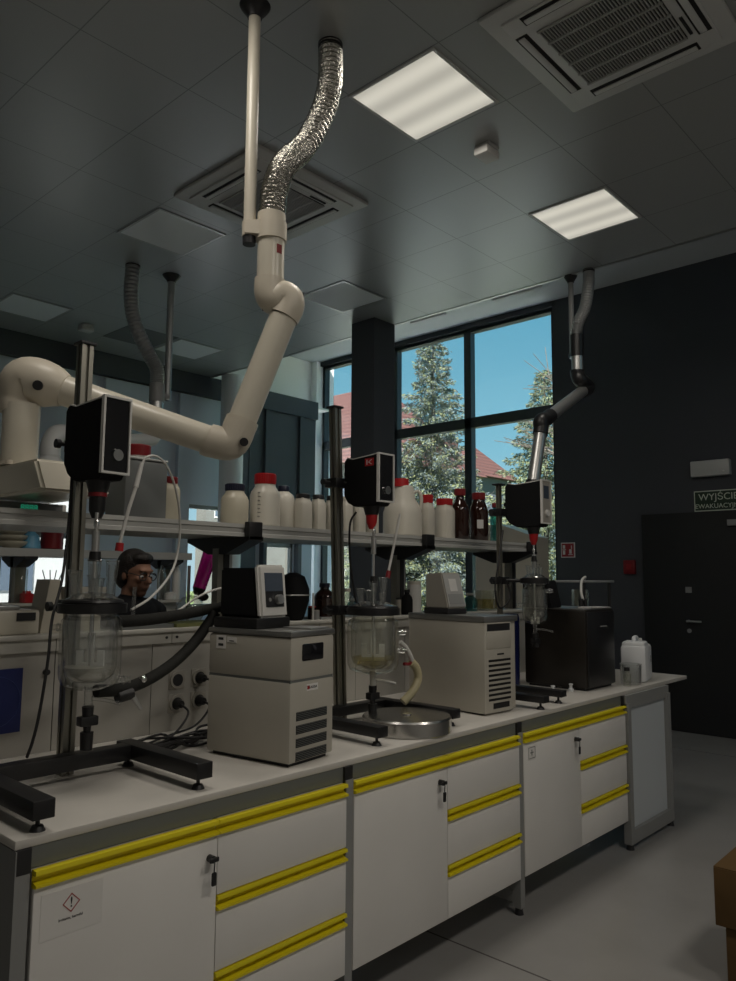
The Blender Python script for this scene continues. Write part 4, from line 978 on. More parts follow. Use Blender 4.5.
# ================================================================ ON THE LEDGE BEHIND THE WORKTOP
ZL = 1.342
t = thing('balance', (.30, 1.0, ZL), 'beige laboratory balance at the far left of the ledge', 'balance')
MB().box(.12, .45, .92, 1.09, ZL, 1.435, bev=.012).build('body', M['beige'], t)
MB().box(.36, .43, .915, .921, 1.395, 1.425).build('display', M['dkplas'], t)
MB().box(.15, .38, .94, 1.07, 1.435, 1.452, bev=.004).build('pan', M['alu'], t)
t = thing('analyser', (.55, 1.02, ZL), 'beige upright instrument on the ledge between the balance and the nearest stand', 'instrument')
b = MB(); b.prism([(.47, ZL), (.72, ZL), (.72, 1.40), (.55, 1.46), (.54, 1.55), (.50, 1.55)], .96, 1.08, axis='y'); b.build('body', M['beige'], t)
MB().box(.56, .74, .95, 1.06, 1.43, 1.52, bev=.006).build('head', M['chill'], t)
def ledge_bottle(px, y, r, h, label, body, cap, name='bottle', nar=True):
    x = at(px, 600, 'y', y).x
    t = thing(name, (x, y, ZL), label, 'bottle'); C0 = (x, y, ZL)
    prof = [(0, 0), (r*.92, 0), (r, .006), (r, h*.58), (r*.85, h*.70), (r*.42, h*.82), (r*.40, h*.90), (0, h*.90)] if nar else [(0, 0), (r, 0), (r, h*.88), (r*.9, h*.9), (0, h*.9)]
    MB().lathe(prof, C0, 24).build('body', M[body], t)
    rc = r*.5 if nar else r*.95
    MB().lathe([(0, h*.88), (rc, h*.88), (rc, h), (0, h)], C0, 20).build('cap', M[cap], t)
    return t
ledge_bottle(324.5, .98, .058, .19, 'round dark brown bottle on the ledge left of the leaning pole', 'amber', 'navy')
ledge_bottle(312, .96, .022, .07, 'little dark red capped jar left of the round brown bottle', 'amber', 'red', nar=False)
ledge_bottle(316, .93, .02, .05, 'tiny grey jar in front of the round brown bottle', 'frame', 'chillgrey', nar=False)
t = thing('vacuum_pump', (1.80, .98, ZL), 'round black pump on the ledge behind the near controller head', 'pump')
MB().lathe([(0, 0), (.05, 0), (.062, .02), (.085, .10), (.085, .16), (.06, .225), (.02, .245), (0, .245)], (1.80, .98, ZL), 28).build('body', M['matte'], t)
MB().torus((1.80, .98, ZL+.13), .087, .004, 32, 6).build('band', M['alu'], t)
MB().cyl((1.87, .90, ZL), (1.87, .90, ZL+.14), .006, seg=10).build('tube', M['tubew'], t)
o = MB().lathe([(0, 0), (.022, 0), (.024, .005), (.024, .075), (.022, .075), (.021, .006), (0, .006)], (1.66, .92, ZL), 20).build('beaker', M['jackclear']); tag(o, 'small clear beaker on the ledge left of the black pump', 'beaker')
ledge_bottle(347, .99, .04, .16, 'clear bottle with white stopper on the ledge just right of the leaning pole', 'jackclear', 'milkw')
ledge_bottle(352, 1.04, .035, .10, 'low greenish bottle on the ledge behind the middle vessel', 'teal', 'frame')
ledge_bottle(407, .96, .035, .15, 'black capped bottle on the ledge left of the grey controller head', 'matte', 'dkplas')
ledge_bottle(414, 1.02, .045, .20, 'tall white canister on the ledge behind the grey controller head', 'white', 'milkw', nar=False)
ledge_bottle(399, 1.0, .02, .10, 'slim grey bottle on the ledge beside the post', 'chillgrey', 'dkplas', nar=False)
ledge_bottle(470, .98, .05, .12, 'clear low bottle on the ledge right of the grey controller head', 'teal', 'milkw')
x = at(487, 600, 'y', .98).x
t = thing('chromatography_tank', (x, .98, ZL), 'clear tank of yellowish liquid on the ledge right of the grey controller head', 'tank')
MB().lathe([(0, .004), (.075, .004), (.08, .01), (.08, .135), (.076, .135), (.075, .012), (0, .012)], (x, .98, ZL), 28, sq=.6).build('jar', M['jackclear'], t)
MB().lathe([(0, .013), (.072, .013), (.072, .075), (0, .075)], (x, .98, ZL), 28, sq=.6).build('liquid', M['yliquid'], t)
t = thing('flat_tray', (2.0, .97, ZL), 'flat grey tray on the ledge behind the near chiller', 'tray')
MB().box(1.93, 2.25, .90, 1.05, ZL, ZL+.012, bev=.003).build('tray', M['alu'], t)
for i, (px, l) in enumerate(((140, 'dark grey folder lying on the ledge beside the nearest vessel'), (190, 'green folder lying on the ledge behind the upper black hose'))):
    x = at(px, 620, 'y', .98).x
    o = MB().box(x-.14, x+.14, .90, 1.06, ZL, ZL+.016, rot=.05*(i+1)).build('folder', M['apron'] if i == 0 else mat('green_folder', (.16, .17, .06), .6)); tag(o, l, 'folder')

# ================================================================ EXTRACTION ARMS
def arm(label, m_tube, m_joint, m_duct, pole, zp, duct, rod_r, tube_pts, secs, jr, hood=None, mount='black'):
    """ceiling pole + flexible duct + jointed tubes; secs = (material, radius, points)"""
    t = thing('extraction_arm', (pole[0], pole[1], ZC), label, 'extraction arm')
    b = MB(); b.cyl((pole[0], pole[1], ZC), (pole[0], pole[1], zp), rod_r, seg=20); b.build('pole', M[m_tube], t)
    MB().lathe([(rod_r*2.6, 0), (rod_r*2.4, -.010), (rod_r*1.3, -.05), (rod_r*1.2, -.06), (0, -.06)], (pole[0], pole[1], ZC), 24).build('ceiling_bracket', M['dkplas'], t)
    dpts, dr = duct
    MB().tube(dpts, dr, 26, n=16, ripple=.055).build('flexible_duct', M[m_duct], t)
    MB().cyl(Vector(dpts[0])+Vector((0, 0, .0)), Vector(dpts[0])-Vector((0, 0, .022)), dr*1.04, seg=28).build('duct_collar', M['dkplas'], t)
    MB().cyl(Vector(dpts[-1])+Vector((0, 0, .012)), Vector(dpts[-1])-Vector((0, 0, .03)), dr*1.08, seg=28).build('duct_clamp', M[m_joint], t)
    return t
A = lambda px, py, k=0: None
# --- the big beige arm: its swing plane runs from the pole towards the left end of the bench
PJ = Vector((1.097, .520, 0)); QD = (Vector((.40, 1.10, 0))-PJ).normalized(); NQ = Vector((-QD.y, QD.x, 0))
def inplane(px, py):
    d = Vector(CR*(px-368)/FPX - CU*(py-490.5)/FPX + CF); c = Vector(CAM)
    k = (PJ-c).dot(NQ)/d.dot(NQ); return c+d*k
jt = inplane(271, 245)
t = arm('big beige jointed extraction arm with shiny foil duct, reaching over the nearest stand', 'beige', 'beigejoint', 'foil', (PJ.x, PJ.y), 3.02,
        ([(1.50, .445, ZC), (1.495, .44, 3.93), (1.46, .45, 3.76), (1.36, .46, 3.55), (1.235, .455, 3.40), (jt.x+.015, jt.y, 3.27), (jt.x, jt.y, 3.13)], .057), .027, None, None, None)
b = MB(); b.cyl((PJ.x, PJ.y, 3.10), (PJ.x, PJ.y, 3.035), .033, seg=20); b.cyl((jt.x, jt.y, 3.10), (jt.x, jt.y, 3.02), .068, seg=28)
dv = (Vector((jt.x, jt.y, 0))-PJ).normalized(); nv = Vector((-dv.y, dv.x, 0))*.034; a0 = PJ-dv*.02; a1 = Vector((jt.x, jt.y, 0))
b.hull8([(*(a0-nv)[:2], 3.04), (*(a0+nv)[:2], 3.04), (*(a1+nv*1.6)[:2], 3.03), (*(a1-nv*1.6)[:2], 3.03), (*(a0-nv)[:2], 3.095), (*(a0+nv)[:2], 3.095), (*(a1+nv*1.6)[:2], 3.10), (*(a1-nv*1.6)[:2], 3.10)])
hb = b.build('holding_bracket', M['beigejoint'], t)
MB().cyl((PJ.x, PJ.y, 3.035), (PJ.x, PJ.y, 3.00), .030, .028, seg=20).build('pole_plug', M['dkplas'], t)
e1 = inplane(270, 286)
MB().cyl((jt.x, jt.y, 3.14), (jt.x, jt.y, e1.z), .059, seg=32).build('swivel_tube', M['beige'], t)
def label_patch(c, r, z0, z1, m, nm):
    dd = Vector((CAM[0]-c.x, CAM[1]-c.y, 0)).normalized(); dd = Matrix.Rotation(R_(38), 3, 'Z') @ dd
    p = Vector((c.x, c.y, 0))+dd*(r+.0005); n_ = Vector((-dd.y, dd.x, 0))*.013
    q = [(*(p-n_)[:2], z0), (*(p+n_)[:2], z0), (*(p+n_-dd*.006)[:2], z0), (*(p-n_-dd*.006)[:2], z0)]
    MB().hull8(q+[(x_, y_, z1) for x_, y_, _ in q]).build(nm, M[m], t)
label_patch(jt, .059, 2.95, 2.99, 'redd', 'red_sticker')
u0 = inplane(288, 306); u1 = inplane(240, 426)
MB().tube([inplane(270, 280), inplane(269.5, 291), inplane(272.5, 299), inplane(280, 300)], .0665, 28, n=8).build('elbow', M['beigejoint'], t)
MB().tube([inplane(274, 300), inplane(282, 296.5), inplane(288, 299.5), inplane(288.5, 307), u0+(u1-u0)*.10], .068, 28, n=8).build('elbow', M['beigejoint'], t)
kq = inplane(301, 296); MB().cyl(kq, inplane(304, 296), .016, seg=14).build('joint_knob', M['dkplas'], t)
kq = inplane(264, 307); MB().cyl(kq, inplane(261.5, 308), .014, seg=14).build('joint_knob', M['dkplas'], t)
MB().cyl(u0+(u1-u0)*.10, u1, .0605, seg=36).build('upper_tube', M['beige'], t)
l0 = inplane(212, 441); l1 = inplane(48, 385); mid = inplane(231, 443)
MB().tube([u1+(u0-u1)*.05, u1, mid, l0, l0+(l1-l0)*.03], .070, 28, n=6).build('elbow', M['beigejoint'], t)
kq = inplane(244, 442); kd = (Vector(CAM)-kq).normalized()
MB().cyl(kq+kd*.05, kq+kd*.075, .018, seg=14).build('joint_knob', M['dkplas'], t)
MB().cyl(l0, l1, .060, .064, seg=36).build('lower_tube', M['beige'], t)
sv = (l1-l0); st0 = l0+sv*.30+Vector((0, 0, .0))+kd*.061; st1 = l0+sv*.12+kd*.061
h0 = inplane(25, 381); h1 = inplane(17, 400); h2 = inplane(20, 462)
MB().tube([l1-(l1-l0)*.10, l1, h0, h1, (h2+h1)/2*.35+h1*.65], lambda f: .068+.030*math.sin(min(1, f*1.35)*PI), 32, n=8).build('elbow', M['beigejoint'], t)
kq = inplane(44, 387)
MB().cyl(kq+kd*.07, kq+kd*.10, .020, seg=14).build('joint_knob', M['dkplas'], t)
HX, HY = h2.x-.005, h2.y
MB().cyl((HX, HY, h1.z-.02), (HX, HY, 2.005), .072, .070, seg=36).build('drop_tube', M['beige'], t)
fl = MB(); fl.cyl((HX, HY, 2.012), (HX, HY, 2.0), .088, seg=36)
for k in range(4):
    a = PI/4+k*PI/2; fl.cyl((HX+math.cos(a)*.09, HY+math.sin(a)*.09, 2.015), (HX+math.cos(a)*.09, HY+math.sin(a)*.09, 1.998), .014, seg=12)
fl.build('flange', M['beigejoint'], t)
hd = MB(); ya, yb = .70, 1.42
T = [(HX-.02, ya+.06, 1.995), (HX+.16, ya+.06, 1.995), (HX+.16, yb-.06, 1.995), (HX-.02, yb-.06, 1.995)]
T = [(x_-.06 if x_ < HX else x_, y_, z_) for x_, y_, z_ in T]
Bq = [(HX-.02, ya, 1.872), (HX+.20, ya, 1.872), (HX+.20, yb, 1.872), (HX-.02, yb, 1.872)]
Bq = [(x_-.05 if x_ < HX else x_, y_, z_) for x_, y_, z_ in Bq]
hd.hull8(Bq+T); bmesh.ops.bevel(hd.bm, geom=list(hd.bm.edges), offset=.012, segments=3, affect='EDGES'); hd.build('hood', M['beige'], t)

# --- rear grey arm above the far bench
t = arm('grey extraction arm with ribbed duct hanging behind the big beige arm', 'greyduct', 'frame', 'greyduct', (2.60, 3.50), 3.03,
        ([(2.26, 3.55, ZC), (2.255, 3.55, 3.85), (2.30, 3.54, 3.62), (2.42, 3.52, 3.40), (2.49, 3.50, 3.28), (2.50, 3.50, 3.14)], .058), .030, None, None, None, 'frame')
MB().cyl((2.60, 3.5, 3.06), (2.5, 3.5, 3.06), .035, seg=16).cyl((2.5, 3.5, 3.12), (2.5, 3.5, 3.0), .062, seg=24).build('holding_bracket', M['frame'], t)
MB().cyl((2.5, 3.5, 3.13), (2.5, 3.5, 2.80), .056, seg=24).build('swivel_tube', M['alu'], t)
MB().tube([(2.5, 3.5, 2.82), (2.48, 3.5, 2.70), (2.40, 3.48, 2.66), (2.1, 3.40, 2.60)], .058, 20).build('elbow', M['acw'], t)
MB().cyl((2.12, 3.405, 2.605), (1.62, 3.28, 2.58), .052, seg=24).build('lower_tube', M['acw'], t)
MB().tube([(1.65, 3.29, 2.58), (1.56, 3.27, 2.56), (1.52, 3.26, 2.48), (1.52, 3.26, 2.40)], .07, 20).build('elbow', M['acw'], t)
MB().lathe([(.06, .14), (.07, .10), (.16, .0), (.155, .0), (.05, .13)], (1.52, 3.26, 2.28), 24).build('hood', M['acw'], t)

# --- right-hand aluminium arm with black joints
YC = .95
jx_ = lambda px, py, y=YC: at(px, py, 'y', y)
pq = at(572, 340, 'y', .955); pc = (pq.x, .955); zb = at(573, 357, 'y', .955).z
q0 = at(578, 338, 'y', .868); q1 = at(577, 352, 'y', .868); q2 = at(578, 374, 'y', .868); qx = q1.x
t = arm('aluminium extraction arm with black joints before the right-hand window and dark wall', 'frame', 'black', 'greyduct', pc, zb,
        ([(qx+.06, .775, ZC), (qx+.055, .78, 3.98), (qx+.03, .80, 3.80), (qx, .845, 3.68), (qx, .865, 3.60), (qx, .868, q0.z)], .047), .022, None, None, None)
MB().cyl((*pc, q1.z), (qx, .868, q1.z), .035, seg=16).cyl((qx, .868, q0.z+.02), (qx, .868, q1.z-.04), .052, seg=24).build('holding_bracket', M['black'], t)
jd = Vector((qx, .868, q2.z))
MB().cyl((qx, .868, q1.z), jd, .046, seg=24).build('swivel_tube', M['alu'], t)
yA = .84
e = at(580, 380, 'y', yA); e2 = at(588, 387, 'y', yA); f1 = at(546, 419, 'y', yA); f2 = at(541, 428, 'y', yA); g1 = at(533, 484, 'y', yA)
MB().tube([jd+Vector((0, 0, .03)), jd, e, e2, e2+(f1-e2)*.14], .058, 20, n=6).build('joint', M['black'], t)
MB().cyl(e2+(f1-e2)*.08, f1, .047, seg=24).build('upper_tube', M['alu'], t)
MB().tube([f1+(e2-f1)*.10, f1, at(541, 421, 'y', yA), f2, f2+(g1-f2)*.12], .057, 20, n=6).build('joint', M['black'], t)
MB().cyl(f2, g1, .046, seg=24).build('lower_tube', M['alu'], t)
MB().cyl(g1+(f2-g1)*.04, g1+(g1-f2)*.05, .054, seg=24).build('end_collar', M['black'], t)
g2 = g1+(g1-f2)*.05
MB().lathe([(.046, 0), (.05, -.03), (.10, -.09), (.097, -.09), (.044, -.02)], g2, 24).build('hood', M['acw'], t)
#PART5
# ================================================================ PERSON behind the bench
def person():
    PX, PYY = 1.335, 1.80
    t = thing('person', (PX, PYY, 0), 'person with dark hair and glasses in a black top, standing behind the bench', 'person', rz=R_(14))
    def cap(mb, p, q, r1, r2, n=9):
        p, q = Vector(p), Vector(q)
        for i in range(n):
            f = i/(n-1); r = r1+(r2-r1)*f; c = p.lerp(q, f); mb.ell(c, r, r, r, 14, 10)
    def torso(mb, g=0):
        for z, rx, ry, yo in ((.92, .165, .115, 0), (1.0, .155, .105, 0), (1.1, .150, .10, 0), (1.2, .165, .11, -.005), (1.3, .18, .115, -.01), (1.36, .165, .10, -.01)):
            mb.ell((0, yo, z), rx+g, ry+g, .085+g, 20, 12)
        mb.ell((.14, -.005, 1.37), .075+g, .07+g, .06+g); mb.ell((-.14, -.005, 1.37), .075+g, .07+g, .06+g)
    def arms(mb, g=0, hand=True):
        for s in (-1, 1):
            sh, el, wr = (s*.195, -.01, 1.36), (s*.235, -.07, 1.10), (s*.15, -.27, .985)
            cap(mb, sh, el, .052+g, .042+g, 10); cap(mb, el, wr, .041+g, .029+g, 10)
    def legs(mb, g=0):
        for s in (-1, 1):
            cap(mb, (s*.09, .0, .90), (s*.095, -.01, .49), .088+g, .06+g, 12); cap(mb, (s*.095, -.01, .49), (s*.10, .02, .09), .058+g, .04+g, 12)
    def remesh(mb, name, m, vox, parent, sm=4):
        o = mb.build(name, m, parent, world=False)
        r = o.modifiers.new('r', 'REMESH'); r.mode = 'VOXEL'; r.voxel_size = vox; r.use_smooth_shade = True
        q = o.modifiers.new('s', 'SMOOTH'); q.iterations = sm; q.factor = .5
        dg = bpy.context.evaluated_depsgraph_get(); me = bpy.data.meshes.new_from_object(o.evaluated_get(dg))
        o.modifiers.clear(); o.data = me
        for p in me.polygons: p.use_smooth = True
        if not me.materials: me.materials.append(m)
        return o
    tilt = Matrix.Rotation(R_(10), 3, 'X')       # looks down at the work
    HC = Vector((0, -.045, 1.578))
    def hp(x, y, z): return HC+tilt @ Vector((x, y, z))
    b = MB(); torso(b); arms(b); legs(b)
    cap(b, (0, .0, 1.40), hp(0, .015, -.07), .058, .052, 8)
    b.ell(hp(0, .015, .025), .074, .094, .092, 24, 16)          # skull
    b.ell(hp(0, -.028, -.045), .060, .062, .072, 20, 14)        # face
    b.ell(hp(0, -.060, -.098), .030, .026, .024)                # chin
    cap(b, hp(0, -.086, .008), hp(0, -.108, -.030), .009, .014, 7)   # nose
    b.ell(hp(0, -.076, .026), .052, .018, .013)                 # brow
    b.ell(hp(0, -.086, -.062), .024, .010, .006); b.ell(hp(0, -.084, -.073), .021, .010, .007)   # lips
    for s in (-1, 1):
        b.ell(hp(s*.074, .012, -.012), .010, .020, .032)
        b.ell(hp(s*.038, -.062, -.022), .022, .022, .02)
        w = Vector((s*.15, -.27, .985)); f = Vector((-s*.35, -.9, -.12)).normalized(); sd = Vector((s*.93, -.35, 0)).normalized()
        pm = w+f*.055
        b.ell(pm, .036, .036, .017, 14, 10); b.ell(w+f*.03, .03, .03, .02)
        for k, L in enumerate((.062, .072, .068, .052)):
            o0 = w+f*.085+sd*(.028-.0185*k); k1 = o0+f*L*.55+Vector((0, 0, -.004)); k2 = k1+f*L*.38+Vector((0, 0, -.022))
            cap(b, o0, k1, .0088, .0082, 6); cap(b, k1, k2, .0082, .0068, 5)
        th = w+f*.03-sd*s*0+Vector((-s*.03, -.01, 0)); cap(b, th, th+f*.035+Vector((-s*.022, 0, -.006)), .011, .009, 6); cap(b, th+f*.035+Vector((-s*.022, 0, -.006)), th+f*.062+Vector((-s*.024, 0, -.014)), .009, .0075, 5)
        cap(b, (s*.10, .03, .05), (s*.11, -.13, .03), .042, .034, 8)
    remesh(b, 'body', M['skin'], .0075, t, 3)
    h = MB()
    h.ell(hp(0, .030, .045), .083, .098, .088, 24, 16); h.ell(hp(0, .055, -.02), .078, .075, .085, 20, 14)
    h.ell(hp(.0, -.030, .085), .066, .052, .036)
    for s in (-1, 1): h.ell(hp(s*.066, .022, .0), .018, .035, .05)
    remesh(h, 'hair', M['hair'], .007, t, 4)
    c = MB(); torso(c, .014); arms(c, .012)
    cap(c, (0, .0, 1.385), (0, -.005, 1.43), .085, .064, 6)
    remesh(c, 'sweater', M['sweater'], .012, t, 4)
    c = MB(); legs(c, .014); c.ell((0, 0, .93), .175, .125, .08); remesh(c, 'trousers', M['trouser'], .013, t, 3)
    for s in (-1, 1):
        c = MB(); cap(c, (s*.10, .035, .05), (s*.112, -.15, .042), .052, .042, 9)
        c.box(s*.105-.05, s*.105+.05, -.19, .085, 0, .02, bev=.008); c.build('shoe', M['shoe'], t, world=False)
    g = MB()
    for s in (-1, 1):
        ctr = hp(s*.034, -.094, -.004); pts = []
        for k in range(21):
            a = 2*PI*k/20; pts.append(ctr+tilt @ Vector((.029*math.cos(a), abs(math.cos(a))*.004, .020*math.sin(a))))
        g.tube(pts, .0028, 6, smooth=False)
        g.tube([hp(s*.063, -.090, .002), hp(s*.076, -.04, .006), hp(s*.080, .012, .004)], .0026, 6)
    g.tube([hp(-.006, -.098, .0), hp(0, -.101, .003), hp(.006, -.098, .0)], .0028, 6)
    g.build('glasses', M['dkplas'], t, world=False)
    for s in (-1, 1):
        e = MB(); e.ell(hp(s*.032, -.077, -.006), .011, .009, .008); eo = e.build('eye', M['signw'], t, world=False)
        MB().ell(hp(s*.032, -.0855, -.007), .005, .003, .005).build('iris', M['hair'], eo, world=False)
person()

# ================================================================ SECOND BENCH behind the person
t = thing('rear_bench', (1.6, 3.9, 0), 'second lab bench with grey shelf on posts, behind the person', 'lab bench')
MB().box(-1.6, 3.0, 3.2, 4.5, .872, .9, bev=.003).build('worktop', M['top'], t)
MB().box(-1.55, 2.95, 3.25, 4.45, .14, .872).build('base_units', M['cab'], t)
MB().box(-1.55, 2.95, 3.3, 4.4, 0, .14).build('plinth', M['dkplas'], t)
MB().box(-1.6, 3.0, 3.86, 3.98, .9, 1.33).build('service_panel', M['panel'], t)
MB().box(-1.6, 3.0, 3.78, 4.06, 1.33, 1.35).build('ledge', M['ledge'], t)
MB().prism([(3.72, 1.70), (3.72, 1.76), (4.15, 1.76), (4.15, 1.70)], -1.6, 3.05, axis='x').build('shelf_board', M['shelf'], t)
for x in (.35, 1.62, 2.9):
    MB().box(x-.05, x+.05, 3.90, 3.95, 1.35, 1.70).build('post', M['alud'], t)
    MB().prism([(3.70, 1.70), (3.70, 1.68), (3.86, 1.62), (3.98, 1.62), (4.12, 1.68), (4.12, 1.70)], x-.05, x+.05, axis='x').build('bracket', M['black'], t)
for i, (px, r, h, bm_, cm, l) in enumerate(((12, .11, .13, 'milky', None, 'stacked white bowls on the rear shelf at the far left'), (52, .085, .17, 'redd', None, 'dark red tub on the rear shelf behind the nearest stand'))):
    x = at(px, 540, 'y', 3.9).x; C0 = (x, 3.9, 1.76)
    if i == 0:
        t = thing('bowl_stack', C0, l, 'bowls', group=None)
        for j in range(3): MB().lathe([(.05, .045*j), (.10, .045*j+.03), (r, .045*j+.045), (r, .045*j+.055), (.09, .045*j+.04), (0, .045*j+.01)], C0, 28).build('bowl', M['milky'], t)
    else:
        o = MB().lathe([(0, 0), (r*.9, 0), (r, .01), (r, h), (r*.9, h), (0, h)], C0, 28).build('tub', M[bm_]); tag(o, l, 'tub')
x = at(31, 540, 'y', 3.9).x
t = thing('blue_bottle', (x, 3.9, 1.76), 'pale blue bottle between the white bowls and the dark red tub', 'bottle')
MB().lathe([(0, 0), (.07, 0), (.075, .01), (.06, .10), (.03, .13), (.03, .15), (0, .15)], (x, 3.9, 1.76), 24).build('body', mat('sky_blue_plastic', (.16, .42, .62), .4), t)
MB().lathe([(0, .15), (.034, .15), (.034, .18), (0, .18)], (x, 3.9, 1.76), 20).build('cap', M['navy'], t)
for i, (px, h, r, mm, l) in enumerate(((20, .34, .05, 'jackclear', 'tall clear cylinder on the rear ledge at the far left'), (27, .09, .05, 'red', 'small red pot on the rear ledge at the far left'), (162, .30, .03, 'glass', 'slim clear burette on the rear ledge right of the person'), (176, .32, .035, 'white', 'slim white bottle on the rear ledge right of the person'), (168, .22, .02, 'glass', 'thin glass tube on the rear ledge right of the person'), (170, .07, .05, 'white', 'small white dish on the rear ledge right of the person'))):
    x = at(px, 590, 'y', 3.84).x
    nm = ('measuring_cylinder', 'pot', 'burette', 'slim_bottle', 'glass_tube', 'dish')[i]
    t = MB().lathe([(0, 0), (r*.9, 0), (r, .006), (r, h*.75), (r*.6, h*.85), (r*.6, h), (0, h)], (x, 3.84, 1.35), 20).build(nm, M[mm]); tag(t, l, ('cylinder', 'pot', 'burette', 'bottle', 'tube', 'dish')[i])
t = thing('glass_rod_holder', (at(52, 570, 'y', 3.84).x, 3.84, 1.35), 'small white jar holding glass rods on the rear ledge behind the nearest stand', 'jar')
xx = t.location.x
MB().lathe([(0, 0), (.05, 0), (.055, .01), (.055, .11), (.05, .11), (.048, .012), (0, .012)], (xx, 3.84, 1.35), 20).build('jar', M['white'], t)
for a in (-.25, -.05, .12, .3): MB().cyl((xx, 3.84, 1.37), (xx+a*.3, 3.84, 1.60), .004, seg=8).build('rod', M['dkplas'], t)
# condenser with purple filling and its flask, on the main bench's far side
def P2(px, py): return at(px, py, 'y', 1.36)
c0, c1 = P2(210.5, 553), P2(199, 589)
b0 = P2(192, 604)
t = thing('rotary_evaporator', (b0.x, 1.36, .9), 'glass condenser with purple filling and flask behind the bench shelf', 'glassware')
MB().cyl(c0, c1, .040, .034, 24).build('condenser', M['purple'], t)
MB().tube([c0+(c1-c0)*(i/24)+Vector((math.cos(i*1.6)*.02, math.sin(i*1.6)*.02, 0)) for i in range(4, 22)], .005, 8, n=3).build('coil', M['glass'], t)
MB().cyl(c0+(c0-c1)*.12, c0, .018, .036, 16).build('upper_joint', M['dkplas'], t)
MB().cyl(c1, c1+(c1-c0)*.15, .034, .02, 16).build('lower_joint', M['dkplas'], t)
MB().ell(b0+Vector((-.01, 0, -.03)), .075, .075, .075, 24, 16).cyl(b0+Vector((0, 0, .03)), c1, .018, .02, 16).build('flask', M['jackclear'], t)
MB().ell(P2(203, 597), .03, .03, .022).build('clamp_head', M['dkplas'], t)
MB().cyl((b0.x+.03, 1.44, .9), (b0.x+.03, 1.44, 1.62), .009, seg=12).build('support_rod', M['alu'], t)
MB().box(b0.x-.09, b0.x+.11, 1.30, 1.50, .9, .925, bev=.004).build('base', M['frame'], t)
t = thing('beige_cabinet', (6.62, 2.62, 0), 'tall beige cabinet standing in front of the window near the dark wall', 'cabinet')
b = MB(); b.prism([(2.18, 0), (2.95, 0), (2.95, 2.15), (2.62, 2.15), (2.18, 2.0)], 6.32, 6.60, axis='x'); b.build('body', M['beige'], t)
MB().box(6.305, 6.32, 2.20, 2.56, .08, 1.93).box(6.305, 6.32, 2.575, 2.93, .08, 1.93).build('doors', M['beige'], t)
t['label'] = t['label']
for y in (2.52, 2.615): MB().box(6.29, 6.305, y-.006, y+.006, 1.0, 1.15).build('handle', M['alu'], t)

# ================================================================ CARDBOARD BOXES bottom right
def carton(x0, y0, z0, sx, sy, sz, rz, label, group=None):
    t = thing('cardboard_box', (x0, y0, z0), label, 'cardboard box', rz=R_(rz))
    b = MB(); b.box(0, sx, -sy, 0, .003, sz-.004, bev=.003)
    b.build('body', M['card'], t, world=False)
    f = MB(); f.box(.002, sx-.002, -sy/2+.002, -.001, sz-.004, sz); f.box(.002, sx-.002, -sy+.001, -sy/2-.002, sz-.004, sz); f.build('flaps', M['card'], t, world=False)
    tp = MB(); tp.box(-.001, sx+.001, -sy/2-.025, -sy/2+.025, sz-.001, sz+.001); tp.box(-.001, .001, -sy/2-.025, -sy/2+.025, sz-.07, sz); tp.build('tape', mat('packing_tape', (.30, .20, .09), .3), t, world=False)
carton(2.372, -.925, 0, .42, .34, .226, 3, 'lower brown cardboard box on the floor at the right edge')
carton(2.350, -.895, .228, .46, .40, .222, 1, 'upper brown cardboard box stacked at the right edge')

# ================================================================ OUTSIDE
g = MB().box(7.6, 90, -60, 90, -.9, -.8).build('trim_8', M['grassm']); struct(g)
g = MB().box(-30, 7.6, 8.6, 90, -.9, -.8).build('trim_9', mat('pale_paving', (.16, .16, .15), .8, var=.1)); struct(g)
g = MB().box(7.65, 13.5, -12, 22, -.8, -.74).build('bounce_slab', mat('pale_bounce_ground', (.77, .79, .82), .8, var=.08)); struct(g)  # unseen pale slab, added to bounce sunlight up onto soffit and ceiling
def house(cx, cy, sx, sy, ze, zr, label, rz=0, axis='y', wallm='plaster'):
    t = thing('house', (cx, cy, -.8), label, 'house', rz=R_(rz))
    MB().box(-sx/2, sx/2, -sy/2, sy/2, 0, ze).build('wall', M[wallm], t, world=False)
    r = MB(); o = .6; h0 = ze; rr = sy*.22
    v = [(-sx/2-o, -sy/2-o, h0), (sx/2+o, -sy/2-o, h0), (sx/2+o, sy/2+o, h0), (-sx/2-o, sy/2+o, h0)]
    A_, B_ = (0, -sy/2+rr, zr), (0, sy/2-rr, zr)
    vs = [r.bm.verts.new(p) for p in v+[A_, B_]]
    for q in ((0, 1, 4), (2, 3, 5), (1, 2, 5, 4), (3, 0, 4, 5), (3, 2, 1, 0)): r.face([vs[i] for i in q])
    r.build('roof', M['roof'], t, world=False, smooth=False)
    for k in range(3):
        for z in (1.2, ze-2.4):
            y = -sy/2+sy*(k+.5)/3
            w = MB().box(-sx/2-.05, -sx/2+.02, y-.6, y+.6, z, z+1.5).build('window', M['signw'], t, world=False)
            MB().box(-sx/2-.07, -sx/2-.05, y-.5, y+.5, z+.1, z+1.4).build('pane', M['screen'], w, world=False)
    MB().box(-.4, .4, sy*.12, sy*.12+.7, zr-1.6, zr+.8).build('chimney', M['roof'], t, world=False)
house(33, 32.5, 9, 16, 8.4, 13.9, 'house with red tiled roof outside the left part of the window')
house(50, 34.4, 8, 4.6, 10.3, 12.9, 'smaller house with red roof seen between the two trees', wallm='greywall')
